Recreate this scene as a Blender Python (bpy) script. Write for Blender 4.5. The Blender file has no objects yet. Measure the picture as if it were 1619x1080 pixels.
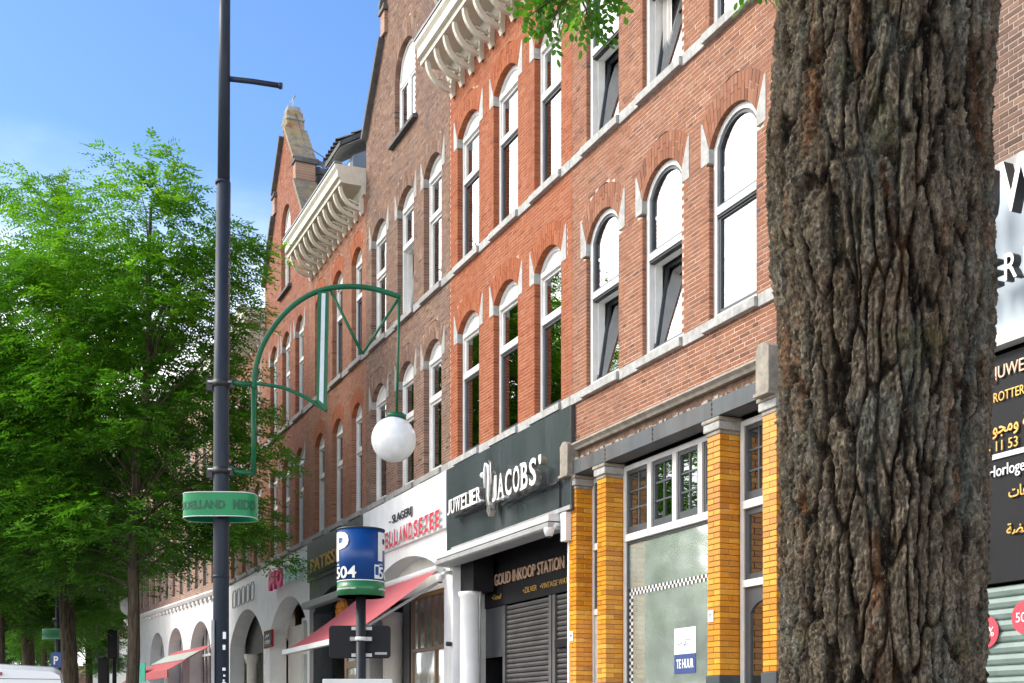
import bpy, bmesh, math, random
import numpy as np
from mathutils import Vector, Matrix
R = math.radians
rnd = random.Random(7)
scene = bpy.context.scene
COL = scene.collection

# ---------------------------------------------------------------- camera, sky, sun, exposure
CAM_H = 1.5
cam_data = bpy.data.cameras.new("camera")
cam = bpy.data.objects.new("camera", cam_data); COL.objects.link(cam)
cam.location = (0, 0, CAM_H); cam.rotation_euler = (R(90), 0, 0)
cam_data.sensor_fit = 'HORIZONTAL'; cam_data.sensor_width = 36
cam_data.lens = 36 * 1900 / 1619
cam_data.shift_y = 605 / 1619
cam_data.clip_start = 0.05; cam_data.clip_end = 3000
scene.camera = cam

SUN_DIR = Vector((-0.86, 0.06, 0.66)).normalized()
SUN_EL = math.asin(SUN_DIR.z); SUN_ROT = math.atan2(SUN_DIR.x, SUN_DIR.y)
world = bpy.data.worlds.new("World"); scene.world = world; world.use_nodes = True
wt = world.node_tree; wt.nodes.clear()
def wn(t, **k):
    n = wt.nodes.new(t)
    for a, b in k.items(): setattr(n, a, b)
    return n
out = wn('ShaderNodeOutputWorld'); bg = wn('ShaderNodeBackground'); bg.inputs[1].default_value = 0.15
sky = wn('ShaderNodeTexSky', sky_type='NISHITA', sun_disc=False, sun_elevation=SUN_EL, sun_rotation=SUN_ROT % (2 * math.pi),
         air_density=1.0, dust_density=0.6, ozone_density=2.2)
tc = wn('ShaderNodeTexCoord'); sep = wn('ShaderNodeSeparateXYZ'); wt.links.new(tc.outputs['Generated'], sep.inputs[0])
nz = wn('ShaderNodeTexNoise'); nz.inputs['Scale'].default_value = 2.3; nz.inputs['Detail'].default_value = 7; nz.inputs['Roughness'].default_value = .55
mp = wn('ShaderNodeMapping'); mp.inputs['Scale'].default_value = (1, 1, 2.4); mp.inputs['Location'].default_value = (0.3, 4.1, 1.7)
wt.links.new(tc.outputs['Generated'], mp.inputs[0]); wt.links.new(mp.outputs[0], nz.inputs['Vector'])
def wm(op, a, b=None, c=None, clamp=False):
    n = wn('ShaderNodeMath', operation=op, use_clamp=clamp)
    for i, v in enumerate((a, b, c)):
        if v is None: continue
        if isinstance(v, (int, float)): n.inputs[i].default_value = v
        else: wt.links.new(v, n.inputs[i])
    return n.outputs[0]
hz = wm('MULTIPLY', wm('SUBTRACT', 0.412, sep.outputs['Z']), 5.0)           # whiter towards the horizon
west = wm('MULTIPLY', wm('SUBTRACT', wm('MULTIPLY', sep.outputs['X'], -1.0), 0.44), 4.0)   # cloud field over the west
cl = wm('MULTIPLY', wm('SUBTRACT', nz.outputs[0], 0.54), .85)
msk = wm('ADD', wm('ADD', wm('MAXIMUM', hz, west), cl), 0.02, clamp=True)
smo = wn('ShaderNodeMapRange', interpolation_type='SMOOTHSTEP'); wt.links.new(msk, smo.inputs[0])
mixc = wn('ShaderNodeMix', data_type='RGBA'); wt.links.new(smo.outputs[0], mixc.inputs[0])
hs = wn('ShaderNodeHueSaturation'); hs.inputs['Saturation'].default_value = 1.20; hs.inputs['Hue'].default_value = .506; hs.inputs['Value'].default_value = .74
wt.links.new(sky.outputs[0], hs.inputs['Color'])
wt.links.new(hs.outputs[0], mixc.inputs[6]); n2 = wn('ShaderNodeTexNoise'); n2.inputs['Scale'].default_value = 3.6; n2.inputs['Detail'].default_value = 8; n2.inputs['Roughness'].default_value = .6; wt.links.new(mp.outputs[0], n2.inputs['Vector'])
cr = wn('ShaderNodeValToRGB'); cr.color_ramp.elements[0].position = .36; cr.color_ramp.elements[0].color = (6.6, 6.9, 7.3, 1); cr.color_ramp.elements[1].position = .60; cr.color_ramp.elements[1].color = (12.5, 12.0, 11.2, 1)
wt.links.new(n2.outputs[0], cr.inputs[0]); wt.links.new(cr.outputs[0], mixc.inputs[7])
wt.links.new(mixc.outputs[2], bg.inputs[0]); wt.links.new(bg.outputs[0], out.inputs[0])

sd = bpy.data.lights.new("sun", 'SUN'); sd.energy = 1.35; sd.angle = R(18); sd.color = (1.0, 0.95, 0.88)
sun = bpy.data.objects.new("sun", sd); COL.objects.link(sun)
sun.rotation_euler = (-SUN_DIR).to_track_quat('-Z', 'Y').to_euler()
sun.location = (-30, 10, 40)
scene.view_settings.view_transform = 'Standard'; scene.view_settings.look = 'None'
scene.view_settings.exposure = 1.33; scene.view_settings.gamma = 1
scene.view_settings.use_curve_mapping = False
scene.render.engine = 'CYCLES'
scene.cycles.use_denoising = True
scene.cycles.max_bounces = 8; scene.cycles.transparent_max_bounces = 12

# ---------------------------------------------------------------- materials
MATS = {}
def newmat(name):
    m = bpy.data.materials.new(name); m.use_nodes = True
    nt = m.node_tree; p = nt.nodes['Principled BSDF']
    MATS[name] = m
    return m, nt, p
def nn(nt, t, **k):
    n = nt.nodes.new(t)
    for a, b in k.items(): setattr(n, a, b)
    return n
def noise(nt, scale, detail=5, rough=.6, vec=None, stretch=None):
    n = nn(nt, 'ShaderNodeTexNoise'); n.inputs['Scale'].default_value = scale
    n.inputs['Detail'].default_value = detail; n.inputs['Roughness'].default_value = rough
    g = nn(nt, 'ShaderNodeNewGeometry'); v = g.outputs['Position']
    if stretch:
        mp = nn(nt, 'ShaderNodeMapping'); mp.inputs['Scale'].default_value = stretch
        nt.links.new(v, mp.inputs[0]); v = mp.outputs[0]
    nt.links.new(v, n.inputs['Vector'])
    return n
def ramp(nt, src, stops, interp='LINEAR'):
    r = nn(nt, 'ShaderNodeValToRGB'); cr = r.color_ramp; cr.interpolation = interp
    while len(cr.elements) > 1: cr.elements.remove(cr.elements[-1])
    for i, (p, c) in enumerate(stops):
        e = cr.elements[0] if i == 0 else cr.elements.new(p)
        e.position = p; e.color = (*c, 1) if len(c) == 3 else c
    nt.links.new(src, r.inputs[0]); return r.outputs[0]
def mix(nt, f, a, b, mode='MIX'):
    m = nn(nt, 'ShaderNodeMix', data_type='RGBA', blend_type=mode)
    for i, v in ((0, f), (6, a), (7, b)):
        if isinstance(v, (int, float)): m.inputs[i].default_value = v
        elif isinstance(v, tuple): m.inputs[i].default_value = (*v, 1)
        else: nt.links.new(v, m.inputs[i])
    return m.outputs[2]
def bump(nt, p, src, strength=.3, dist=.01):
    b = nn(nt, 'ShaderNodeBump'); b.inputs['Strength'].default_value = strength; b.inputs['Distance'].default_value = dist
    nt.links.new(src, b.inputs['Height']); nt.links.new(b.outputs[0], p.inputs['Normal'])
def simple(name, col, rough=.5, metal=0, var=.12, scale=6, bmp=.15, dirt=None, dirt_amt=.35, stretch=None, spec=.5, coat=0):
    """painted / stone surface: base colour with mottled wear and fine relief"""
    m, nt, p = newmat(name)
    n1 = noise(nt, scale, 6, .62, stretch=stretch)
    dark = tuple(c * (1 - var * 1.6) for c in col); lite = tuple(min(1, c * (1 + var)) for c in col)
    c = ramp(nt, n1.outputs[0], [(.3, dark), (.7, lite)])
    if dirt:
        n2 = noise(nt, scale * .35, 7, .7, stretch=stretch or (1, 1, .35))
        f = ramp(nt, n2.outputs[0], [(.48, (0, 0, 0)), (.75, (dirt_amt,) * 3)])
        c = mix(nt, f, c, dirt)
    nt.links.new(c, p.inputs['Base Color'])
    n3 = noise(nt, scale * 12, 3)
    r_ = ramp(nt, n1.outputs[0], [(.3, (rough * .85,) * 3), (.7, (min(1, rough * 1.15),) * 3)])
    nt.links.new(r_, p.inputs['Roughness'])
    p.inputs['Metallic'].default_value = metal; p.inputs['Specular IOR Level'].default_value = spec
    p.inputs['Coat Weight'].default_value = coat
    if bmp: bump(nt, p, n3.outputs[0], bmp, .004)
    return m
def brickmat(name, cols, patch, patch_amt=.6, rough=.85):
    m, nt, p = newmat(name)
    a = nn(nt, 'ShaderNodeAttribute', attribute_name='tone')
    c = ramp(nt, a.outputs['Fac'], [(i / (len(cols) - 1) * .98, k) for i, k in enumerate(cols)])
    n0 = noise(nt, 1.1, 5, .65)
    f = ramp(nt, n0.outputs[0], [(.47, (0, 0, 0)), (.68, (patch_amt,) * 3)])
    c = mix(nt, f, c, patch)
    n1 = noise(nt, 70, 4, .7)
    c = mix(nt, .55, c, ramp(nt, n1.outputs[0], [(.3, (.55,) * 3), (.7, (1.25,) * 3)]), 'MULTIPLY')
    n2 = noise(nt, 3.1, 6, .7)
    c = mix(nt, ramp(nt, n2.outputs[0], [(.62, (0, 0, 0)), (.80, (.20,) * 3)]), c, (.55, .46, .38))
    n4 = noise(nt, 2.6, 6, .7, stretch=(1.6, 1.6, .16))
    c = mix(nt, ramp(nt, n4.outputs[0], [(.52, (0, 0, 0)), (.70, (.42,) * 3)]), c, mix(nt, .5, c, (.06, .05, .045)))
    nt.links.new(c, p.inputs['Base Color']); p.inputs['Roughness'].default_value = rough; p.inputs['Specular IOR Level'].default_value = .2
    bump(nt, p, n1.outputs[0], .5, .004)
    return m
brickmat('brick_salmon', [(0.137, 0.064, 0.043), (0.258, 0.106, 0.060), (0.308, 0.131, 0.072), (0.338, 0.169, 0.106)], (0.230, 0.131, 0.101), .35)
brickmat('brick_orange', [(0.231, 0.062, 0.031), (0.311, 0.088, 0.036), (0.347, 0.109, 0.046), (0.361, 0.134, 0.067)], (0.303, 0.097, 0.046), .3)
brickmat('brick_purple', [(0.083, 0.056, 0.048), (0.182, 0.103, 0.074), (0.240, 0.141, 0.094), (0.298, 0.205, 0.147)], (0.140, 0.107, 0.094), .5)
brickmat('brick_pink', [(0.194, 0.085, 0.053), (0.282, 0.118, 0.069), (0.331, 0.149, 0.090), (0.364, 0.192, 0.126)], (0.251, 0.141, 0.106), .35)
brickmat('brick_red', [(0.171, 0.069, 0.042), (0.275, 0.099, 0.057), (0.332, 0.128, 0.078), (0.370, 0.168, 0.105)], (0.237, 0.119, 0.084), .4)
brickmat('brick_brown', [(.07, .045, .038), (.14, .085, .065), (.21, .125, .09), (.28, .17, .12)], (.10, .075, .07), .5)
def glazed():
    m, nt, p = newmat('brick_glazed')
    a = nn(nt, 'ShaderNodeAttribute', attribute_name='tone')
    c = ramp(nt, a.outputs['Fac'], [(0, (.46, .16, .008)), (.35, (.58, .22, .007)), (.75, (.70, .29, .010)), (1, (.72, .36, .03))])
    n1 = noise(nt, 26, 4, .6)
    c = mix(nt, .5, c, ramp(nt, n1.outputs[0], [(.3, (.75,) * 3), (.7, (1.15,) * 3)]), 'MULTIPLY')
    nt.links.new(c, p.inputs['Base Color']); p.inputs['Roughness'].default_value = .28
    p.inputs['Coat Weight'].default_value = .12; p.inputs['Coat Roughness'].default_value = .08
    bump(nt, p, n1.outputs[0], .25, .003)
glazed()
simple('mortar_light', (.60, .45, .35), .95, var=.18, scale=9, bmp=.3, dirt=(.30, .26, .24))
simple('mortar_warm', (.50, .30, .205), .95, var=.18, scale=9, bmp=.3, dirt=(.28, .22, .20))
simple('mortar_grey', (.42, .33, .27), .95, var=.2, scale=9, bmp=.3, dirt=(.2, .17, .16))
simple('mortar_dark', (.20, .095, .025), .95, var=.2, scale=20, bmp=.3)
simple('stone_pale', (.42, .415, .39), .85, var=.2, scale=14, bmp=.45, dirt=(.20, .19, .165), dirt_amt=.75)
simple('stone_grey', (.33, .32, .30), .85, var=.2, scale=10, bmp=.4, dirt=(.16, .15, .13), dirt_amt=.7)
simple('stone_sand', (.33, .29, .235), .9, var=.22, scale=12, bmp=.5, dirt=(.15, .12, .10), dirt_amt=.7)
simple('stone_lichen', (.23, .195, .15), .95, var=.3, scale=7, bmp=.6, dirt=(.38, .25, .04), dirt_amt=.9)
simple('coping_dark', (.09, .09, .09), .8, var=.3, scale=6, bmp=.4, dirt=(.25, .23, .16), dirt_amt=.5)
simple('paint_white', (.68, .67, .64), .42, var=.07, scale=6, bmp=.08, dirt=(.48, .46, .41), dirt_amt=.55)
simple('paint_cream', (.60, .56, .46), .5, var=.07, scale=6, bmp=.1, dirt=(.40, .36, .28), dirt_amt=.45)
simple('plaster_white', (.80, .80, .79), .7, var=.05, scale=3, bmp=.2, dirt=(.58, .56, .53), dirt_amt=.5)
simple('plaster_cream', (.72, .69, .62), .7, var=.05, scale=3, bmp=.2, dirt=(.5, .47, .42), dirt_amt=.4)
simple('paint_dark', (.018, .02, .024), .5, var=.15, scale=6, bmp=.05, spec=.3)
simple('paint_slate', (.055, .062, .068), .4, var=.15, scale=5, bmp=.1, dirt=(.18, .18, .17), dirt_amt=.4)
simple('sash_grey', (.055, .062, .068), .35, var=.1, scale=5, bmp=.05)
simple('sash_cool', (.50, .52, .54), .3, var=.06, scale=5, bmp=.03)
simple('steel_beam', (.075, .085, .09), .5, var=.25, scale=4, bmp=.2, dirt=(.17, .10, .07), dirt_amt=.45, stretch=(1, 1, .4))
simple('rust', (.13, .07, .045), .9, var=.4, scale=22, bmp=.6, dirt=(.3, .2, .14), dirt_amt=.7)
simple('panel_green', (.055, .068, .070), .22, var=.18, scale=1.2, bmp=.0, dirt=(.22, .25, .24), dirt_amt=.55, stretch=(1, 1, .22), coat=.3)
simple('panel_black', (.012, .012, .014), .55, var=.2, scale=4, bmp=.05, spec=.2)
simple('panel_slate', (.045, .052, .058), .4, var=.1, scale=2, bmp=.05, dirt=(.2, .2, .19), dirt_amt=.4)
simple('panel_blue', (.42, .48, .53), .35, var=.05, scale=2, bmp=.02)
simple('aluminium', (.62, .62, .60), .4, var=.08, scale=5, bmp=.05, dirt=(.35, .34, .32), dirt_amt=.5)
simple('aluminium_dull', (.36, .36, .35), .5, var=.12, scale=5, bmp=.05, dirt=(.16, .16, .15), dirt_amt=.5)
simple('shutter_dark', (.105, .10, .098), .4, metal=.2, var=.15, scale=4, bmp=.05, dirt=(.04, .04, .04), dirt_amt=.4)
simple('shutter_green', (.19, .25, .225), .45, metal=.1, var=.15, scale=4, bmp=.05, dirt=(.12, .16, .14), dirt_amt=.6)
simple('letter_white', (.82, .82, .80), .35, var=.03, scale=8, bmp=.02)
simple('letter_dark', (.03, .028, .03), .4, var=.1, scale=8, bmp=.02)
simple('letter_bronze', (.30, .28, .25), .35, metal=.5, var=.3, scale=14, bmp=.2)
simple('letter_gold', (.66, .40, .10), .3, metal=.35, var=.1, scale=8, bmp=.02)
simple('letter_copper', (.70, .46, .32), .3, metal=.2, var=.15, scale=8, bmp=.02)
simple('letter_red', (.62, .045, .07), .4, var=.1, scale=8, bmp=.02)
simple('letter_black', (.02, .02, .02), .5, var=.1, scale=8, bmp=.02)
simple('letter_green', (.003, .09, .035), .5, var=.1, scale=8, bmp=.02)
simple('awning_red', (.46, .085, .095), .8, var=.1, scale=3, bmp=.1, dirt=(.36, .14, .13), dirt_amt=.6)
simple('awning_green', (.02, .28, .19), .8, var=.1, scale=3, bmp=.1)
simple('awning_grey', (.38, .42, .37), .8, var=.1, scale=3, bmp=.1)
simple('mast_blue', (.022, .030, .045), .5, var=.14, scale=7, bmp=.08, dirt=(.06, .065, .07), dirt_amt=.35, stretch=(1, 1, .3), spec=.22)
simple('tube_green', (.008, .11, .045), .45, var=.15, scale=9, bmp=.05, dirt=(.03, .15, .08), dirt_amt=.4, spec=.3)
simple('band_green', (.001, .22, .075), .35, var=.08, scale=5, bmp=.02, spec=.3)
simple('inlay_white', (.55, .62, .66), .3, var=.08, scale=6, bmp=.02)
simple('sign_blue', (.003, .045, .19), .35, var=.08, scale=4, bmp=.02, spec=.35)
simple('sign_green', (.015, .14, .045), .35, var=.08, scale=4, bmp=.02)
simple('tile_dark', (.10, .085, .07), .8, var=.3, scale=9, bmp=.4, dirt=(.28, .28, .22), dirt_amt=.7)
simple('zinc', (.24, .28, .31), .45, metal=.3, var=.1, scale=3, bmp=.1, dirt=(.25, .27, .28), dirt_amt=.4)
simple('wood_brown', (.22, .10, .035), .35, var=.25, scale=8, bmp=.1, stretch=(6, 6, .6))
simple('wood_honey', (.26, .135, .045), .35, var=.2, scale=8, bmp=.1, stretch=(6, 6, .6))
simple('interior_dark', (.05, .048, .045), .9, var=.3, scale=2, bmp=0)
simple('interior_mid', (.55, .56, .52), .9, var=.3, scale=2, bmp=0)
simple('interior_tan', (.42, .34, .24), .9, var=.15, scale=2, bmp=0)
simple('curtain', (.66, .62, .58), .95, var=.1, scale=5, bmp=.3, stretch=(14, 14, .5))
simple('paper', (.80, .82, .84), .6, var=.03, scale=5, bmp=0)
simple('poster_blue', (.03, .06, .20), .5, var=.05, scale=5, bmp=0)
simple('van_white', (.78, .79, .80), .18, var=.02, scale=3, bmp=0, coat=.8)
simple('rubber', (.02, .02, .02), .6, var=.2, scale=12, bmp=.1)
simple('light_red', (.30, .01, .02), .15, var=.1, scale=12, bmp=0, coat=.6)
simple('orange_paint', (.75, .26, .02), .3, var=.05, scale=5, bmp=0)
simple('asphalt', (.055, .055, .058), .9, var=.25, scale=30, bmp=.6)
simple('concrete', (.30, .30, .29), .85, var=.15, scale=8, bmp=.4, dirt=(.18, .17, .16), dirt_amt=.5)
simple('soil', (.07, .05, .035), .95, var=.3, scale=20, bmp=.8)
simple('line_white', (.72, .72, .70), .7, var=.1, scale=30, bmp=.2)
simple('flower_orange', (.70, .25, .03), .6, var=.4, scale=20, bmp=.3)
simple('logo_pink', (.75, .03, .20), .4, var=.05, scale=5, bmp=0)
simple('logo_mint', (.45, .68, .58), .4, var=.05, scale=5, bmp=0)
def paving():
    m, nt, p = newmat('paving')
    b = nn(nt, 'ShaderNodeTexBrick'); g = nn(nt, 'ShaderNodeNewGeometry')
    mp = nn(nt, 'ShaderNodeMapping'); mp.inputs['Rotation'].default_value = (0, 0, R(65.5)); nt.links.new(g.outputs['Position'], mp.inputs[0])
    nt.links.new(mp.outputs[0], b.inputs['Vector']); b.inputs['Scale'].default_value = 1
    b.inputs['Brick Width'].default_value = .3; b.inputs['Row Height'].default_value = .3; b.inputs['Mortar Size'].default_value = .006
    b.inputs['Color1'].default_value = (.30, .29, .28, 1); b.inputs['Color2'].default_value = (.22, .21, .21, 1); b.inputs['Mortar'].default_value = (.10, .09, .08, 1)
    n1 = noise(nt, 20, 5)
    c = mix(nt, .5, b.outputs['Color'], ramp(nt, n1.outputs[0], [(.3, (.6,) * 3), (.7, (1.2,) * 3)]), 'MULTIPLY')
    nt.links.new(c, p.inputs['Base Color']); p.inputs['Roughness'].default_value = .85
    bump(nt, p, b.outputs['Fac'], -.4, .01)
paving()
def farbrick(name, c1, c2, mo):
    m, nt, p = newmat(name)
    b = nn(nt, 'ShaderNodeTexBrick'); t = nn(nt, 'ShaderNodeTexCoord')
    mp = nn(nt, 'ShaderNodeMapping'); mp.inputs['Rotation'].default_value = (R(90), 0, 0); nt.links.new(t.outputs['Object'], mp.inputs[0])
    nt.links.new(mp.outputs[0], b.inputs['Vector']); b.inputs['Scale'].default_value = 1
    b.inputs['Brick Width'].default_value = .22; b.inputs['Row Height'].default_value = .0625; b.inputs['Mortar Size'].default_value = .006
    b.inputs['Color1'].default_value = (*c1, 1); b.inputs['Color2'].default_value = (*c2, 1); b.inputs['Mortar'].default_value = (*mo, 1)
    n1 = noise(nt, 2, 6)
    c = mix(nt, .6, b.outputs['Color'], ramp(nt, n1.outputs[0], [(.3, (.6,) * 3), (.7, (1.2,) * 3)]), 'MULTIPLY')
    nt.links.new(c, p.inputs['Base Color']); p.inputs['Roughness'].default_value = .9
farbrick('far_brown', (.26, .14, .10), (.36, .20, .14), (.42, .36, .3))
farbrick('far_red', (.36, .15, .10), (.45, .20, .14), (.42, .36, .3))
farbrick('gable_brick', (.30, .15, .10), (.38, .22, .15), (.36, .32, .22))
def glassmat(name, refl, tint, rough=.0, painted_haze=0):
    m, nt, p = newmat(name); nt.nodes.remove(p)
    o = nt.nodes['Material Output']
    gl = nn(nt, 'ShaderNodeBsdfGlossy'); gl.inputs['Roughness'].default_value = rough; gl.inputs['Color'].default_value = (.96, .98, 1, 1)
    tr = nn(nt, 'ShaderNodeBsdfTransparent'); tr.inputs['Color'].default_value = (*tint, 1)
    fr = nn(nt, 'ShaderNodeFresnel'); fr.inputs['IOR'].default_value = 1.5
    ad = nn(nt, 'ShaderNodeMath', operation='ADD', use_clamp=True); ad.inputs[1].default_value = refl
    nt.links.new(fr.outputs[0], ad.inputs[0])
    # old panes are never perfectly flat
    n1 = noise(nt, 1.3, 2, .5); b = nn(nt, 'ShaderNodeBump'); b.inputs['Strength'].default_value = .35; b.inputs['Distance'].default_value = .012
    nt.links.new(n1.outputs[0], b.inputs['Height']); nt.links.new(b.outputs[0], gl.inputs['Normal'])
    ms = nn(nt, 'ShaderNodeMixShader'); nt.links.new(ad.outputs[0], ms.inputs[0]); nt.links.new(tr.outputs[0], ms.inputs[1]); nt.links.new(gl.outputs[0], ms.inputs[2])
    if painted_haze:
        df = nn(nt, 'ShaderNodeBsdfDiffuse'); df.inputs['Color'].default_value = (.66, .74, .66, 1)  # pale green reflection haze painted onto the pane as diffuse colour
        n2 = noise(nt, 2.2, 6, .7); f = ramp(nt, n2.outputs[0], [(.3, (painted_haze * .6,) * 3), (.7, (painted_haze * 1.3,) * 3)])
        m2 = nn(nt, 'ShaderNodeMixShader'); nt.links.new(f, m2.inputs[0]); nt.links.new(ms.outputs[0], m2.inputs[1]); nt.links.new(df.outputs[0], m2.inputs[2]); ms = m2
    nt.links.new(ms.outputs[0], o.inputs[0])
glassmat('glass_upper', .36, (.75, .80, .78)); glassmat('glass_shop', .34, (.86, .92, .87), .06, .24); glassmat('glass_mid', .26, (.8, .84, .82))
def globe_mat():
    m, nt, p = newmat('opal'); n_ = noise(nt, 7, 6, .7); nt.links.new(ramp(nt, n_.outputs[0], [(.40, (.84, .85, .84)), (.75, (.66, .66, .62))]), p.inputs['Base Color']); p.inputs['Roughness'].default_value = .25
    p.inputs['Subsurface Weight'].default_value = .3; p.inputs['Subsurface Radius'].default_value = (.1, .1, .1)
globe_mat()
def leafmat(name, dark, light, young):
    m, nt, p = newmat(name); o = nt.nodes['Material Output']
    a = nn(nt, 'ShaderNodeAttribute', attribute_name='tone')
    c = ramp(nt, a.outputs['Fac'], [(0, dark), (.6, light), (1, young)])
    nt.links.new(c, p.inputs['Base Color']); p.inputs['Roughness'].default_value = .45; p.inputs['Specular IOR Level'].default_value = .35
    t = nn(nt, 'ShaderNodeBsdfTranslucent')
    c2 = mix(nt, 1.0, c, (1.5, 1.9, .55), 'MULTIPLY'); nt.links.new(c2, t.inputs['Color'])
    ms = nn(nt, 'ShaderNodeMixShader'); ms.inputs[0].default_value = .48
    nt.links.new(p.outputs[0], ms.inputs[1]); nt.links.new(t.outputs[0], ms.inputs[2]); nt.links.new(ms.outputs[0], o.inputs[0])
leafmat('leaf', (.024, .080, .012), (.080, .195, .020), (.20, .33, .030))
leafmat('leaf_near', (.030, .085, .015), (.075, .18, .022), (.17, .28, .03))
def barkmat(name, near=True):
    m, nt, p = newmat(name)
    if near:
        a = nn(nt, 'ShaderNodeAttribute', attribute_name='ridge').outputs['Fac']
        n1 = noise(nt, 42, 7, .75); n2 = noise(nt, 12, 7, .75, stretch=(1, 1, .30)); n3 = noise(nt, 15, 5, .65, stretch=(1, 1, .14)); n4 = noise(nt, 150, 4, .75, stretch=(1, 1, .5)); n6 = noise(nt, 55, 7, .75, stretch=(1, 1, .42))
        c = ramp(nt, a, [(0, (.010, .007, .005)), (.28, (.05, .034, .021)), (.55, (.16, .12, .078)), (1, (.29, .235, .165))])  # low ridge: dark inner bark plus crack shade painted into the colour
        c = mix(nt, ramp(nt, n3.outputs[0], [(.56, (0, 0, 0)), (.68, (.7,) * 3)]), c, (.28, .12, .045))         # rust-orange inner bark
        c = mix(nt, ramp(nt, n2.outputs[0], [(.50, (0, 0, 0)), (.62, (.75,) * 3)]), c, (.22, .225, .18))          # pale lichen in streaks
        c = mix(nt, ramp(nt, n1.outputs[0], [(.58, (0, 0, 0)), (.64, (.85,) * 3)]), c, (.34, .34, .28))
        n5 = noise(nt, 5.2, 5, .7)
        c = mix(nt, ramp(nt, n5.outputs[0], [(.58, (0, 0, 0)), (.70, (.5,) * 3)]), c, (.15, .15, .045))            # moss
        c = mix(nt, .9, c, ramp(nt, n6.outputs[0], [(.36, (.22,) * 3), (.60, (1.45,) * 3)]), 'MULTIPLY')
        c = mix(nt, .8, c, ramp(nt, n4.outputs[0], [(.36, (.3,) * 3), (.62, (1.5,) * 3)]), 'MULTIPLY')
        nt.links.new(c, p.inputs['Base Color'])
        b1 = nn(nt, 'ShaderNodeBump'); b1.inputs['Strength'].default_value = 1; b1.inputs['Distance'].default_value = .012; nt.links.new(n4.outputs[0], b1.inputs['Height'])
        b2 = nn(nt, 'ShaderNodeBump'); b2.inputs['Strength'].default_value = 1; b2.inputs['Distance'].default_value = .03; nt.links.new(n1.outputs[0], b2.inputs['Height']); nt.links.new(b1.outputs[0], b2.inputs['Normal']); nt.links.new(b2.outputs[0], p.inputs['Normal'])
    else:
        n1 = noise(nt, 9, 6, .7, stretch=(2.5, 2.5, .35)); c = ramp(nt, n1.outputs[0], [(.35, (.035, .028, .02)), (.65, (.13, .105, .075))])
        nt.links.new(c, p.inputs['Base Color']); bump(nt, p, n1.outputs[0], 1.0, .03)
    p.inputs['Roughness'].default_value = .92; p.inputs['Specular IOR Level'].default_value = .2
barkmat('bark_near'); barkmat('bark', False)

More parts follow.
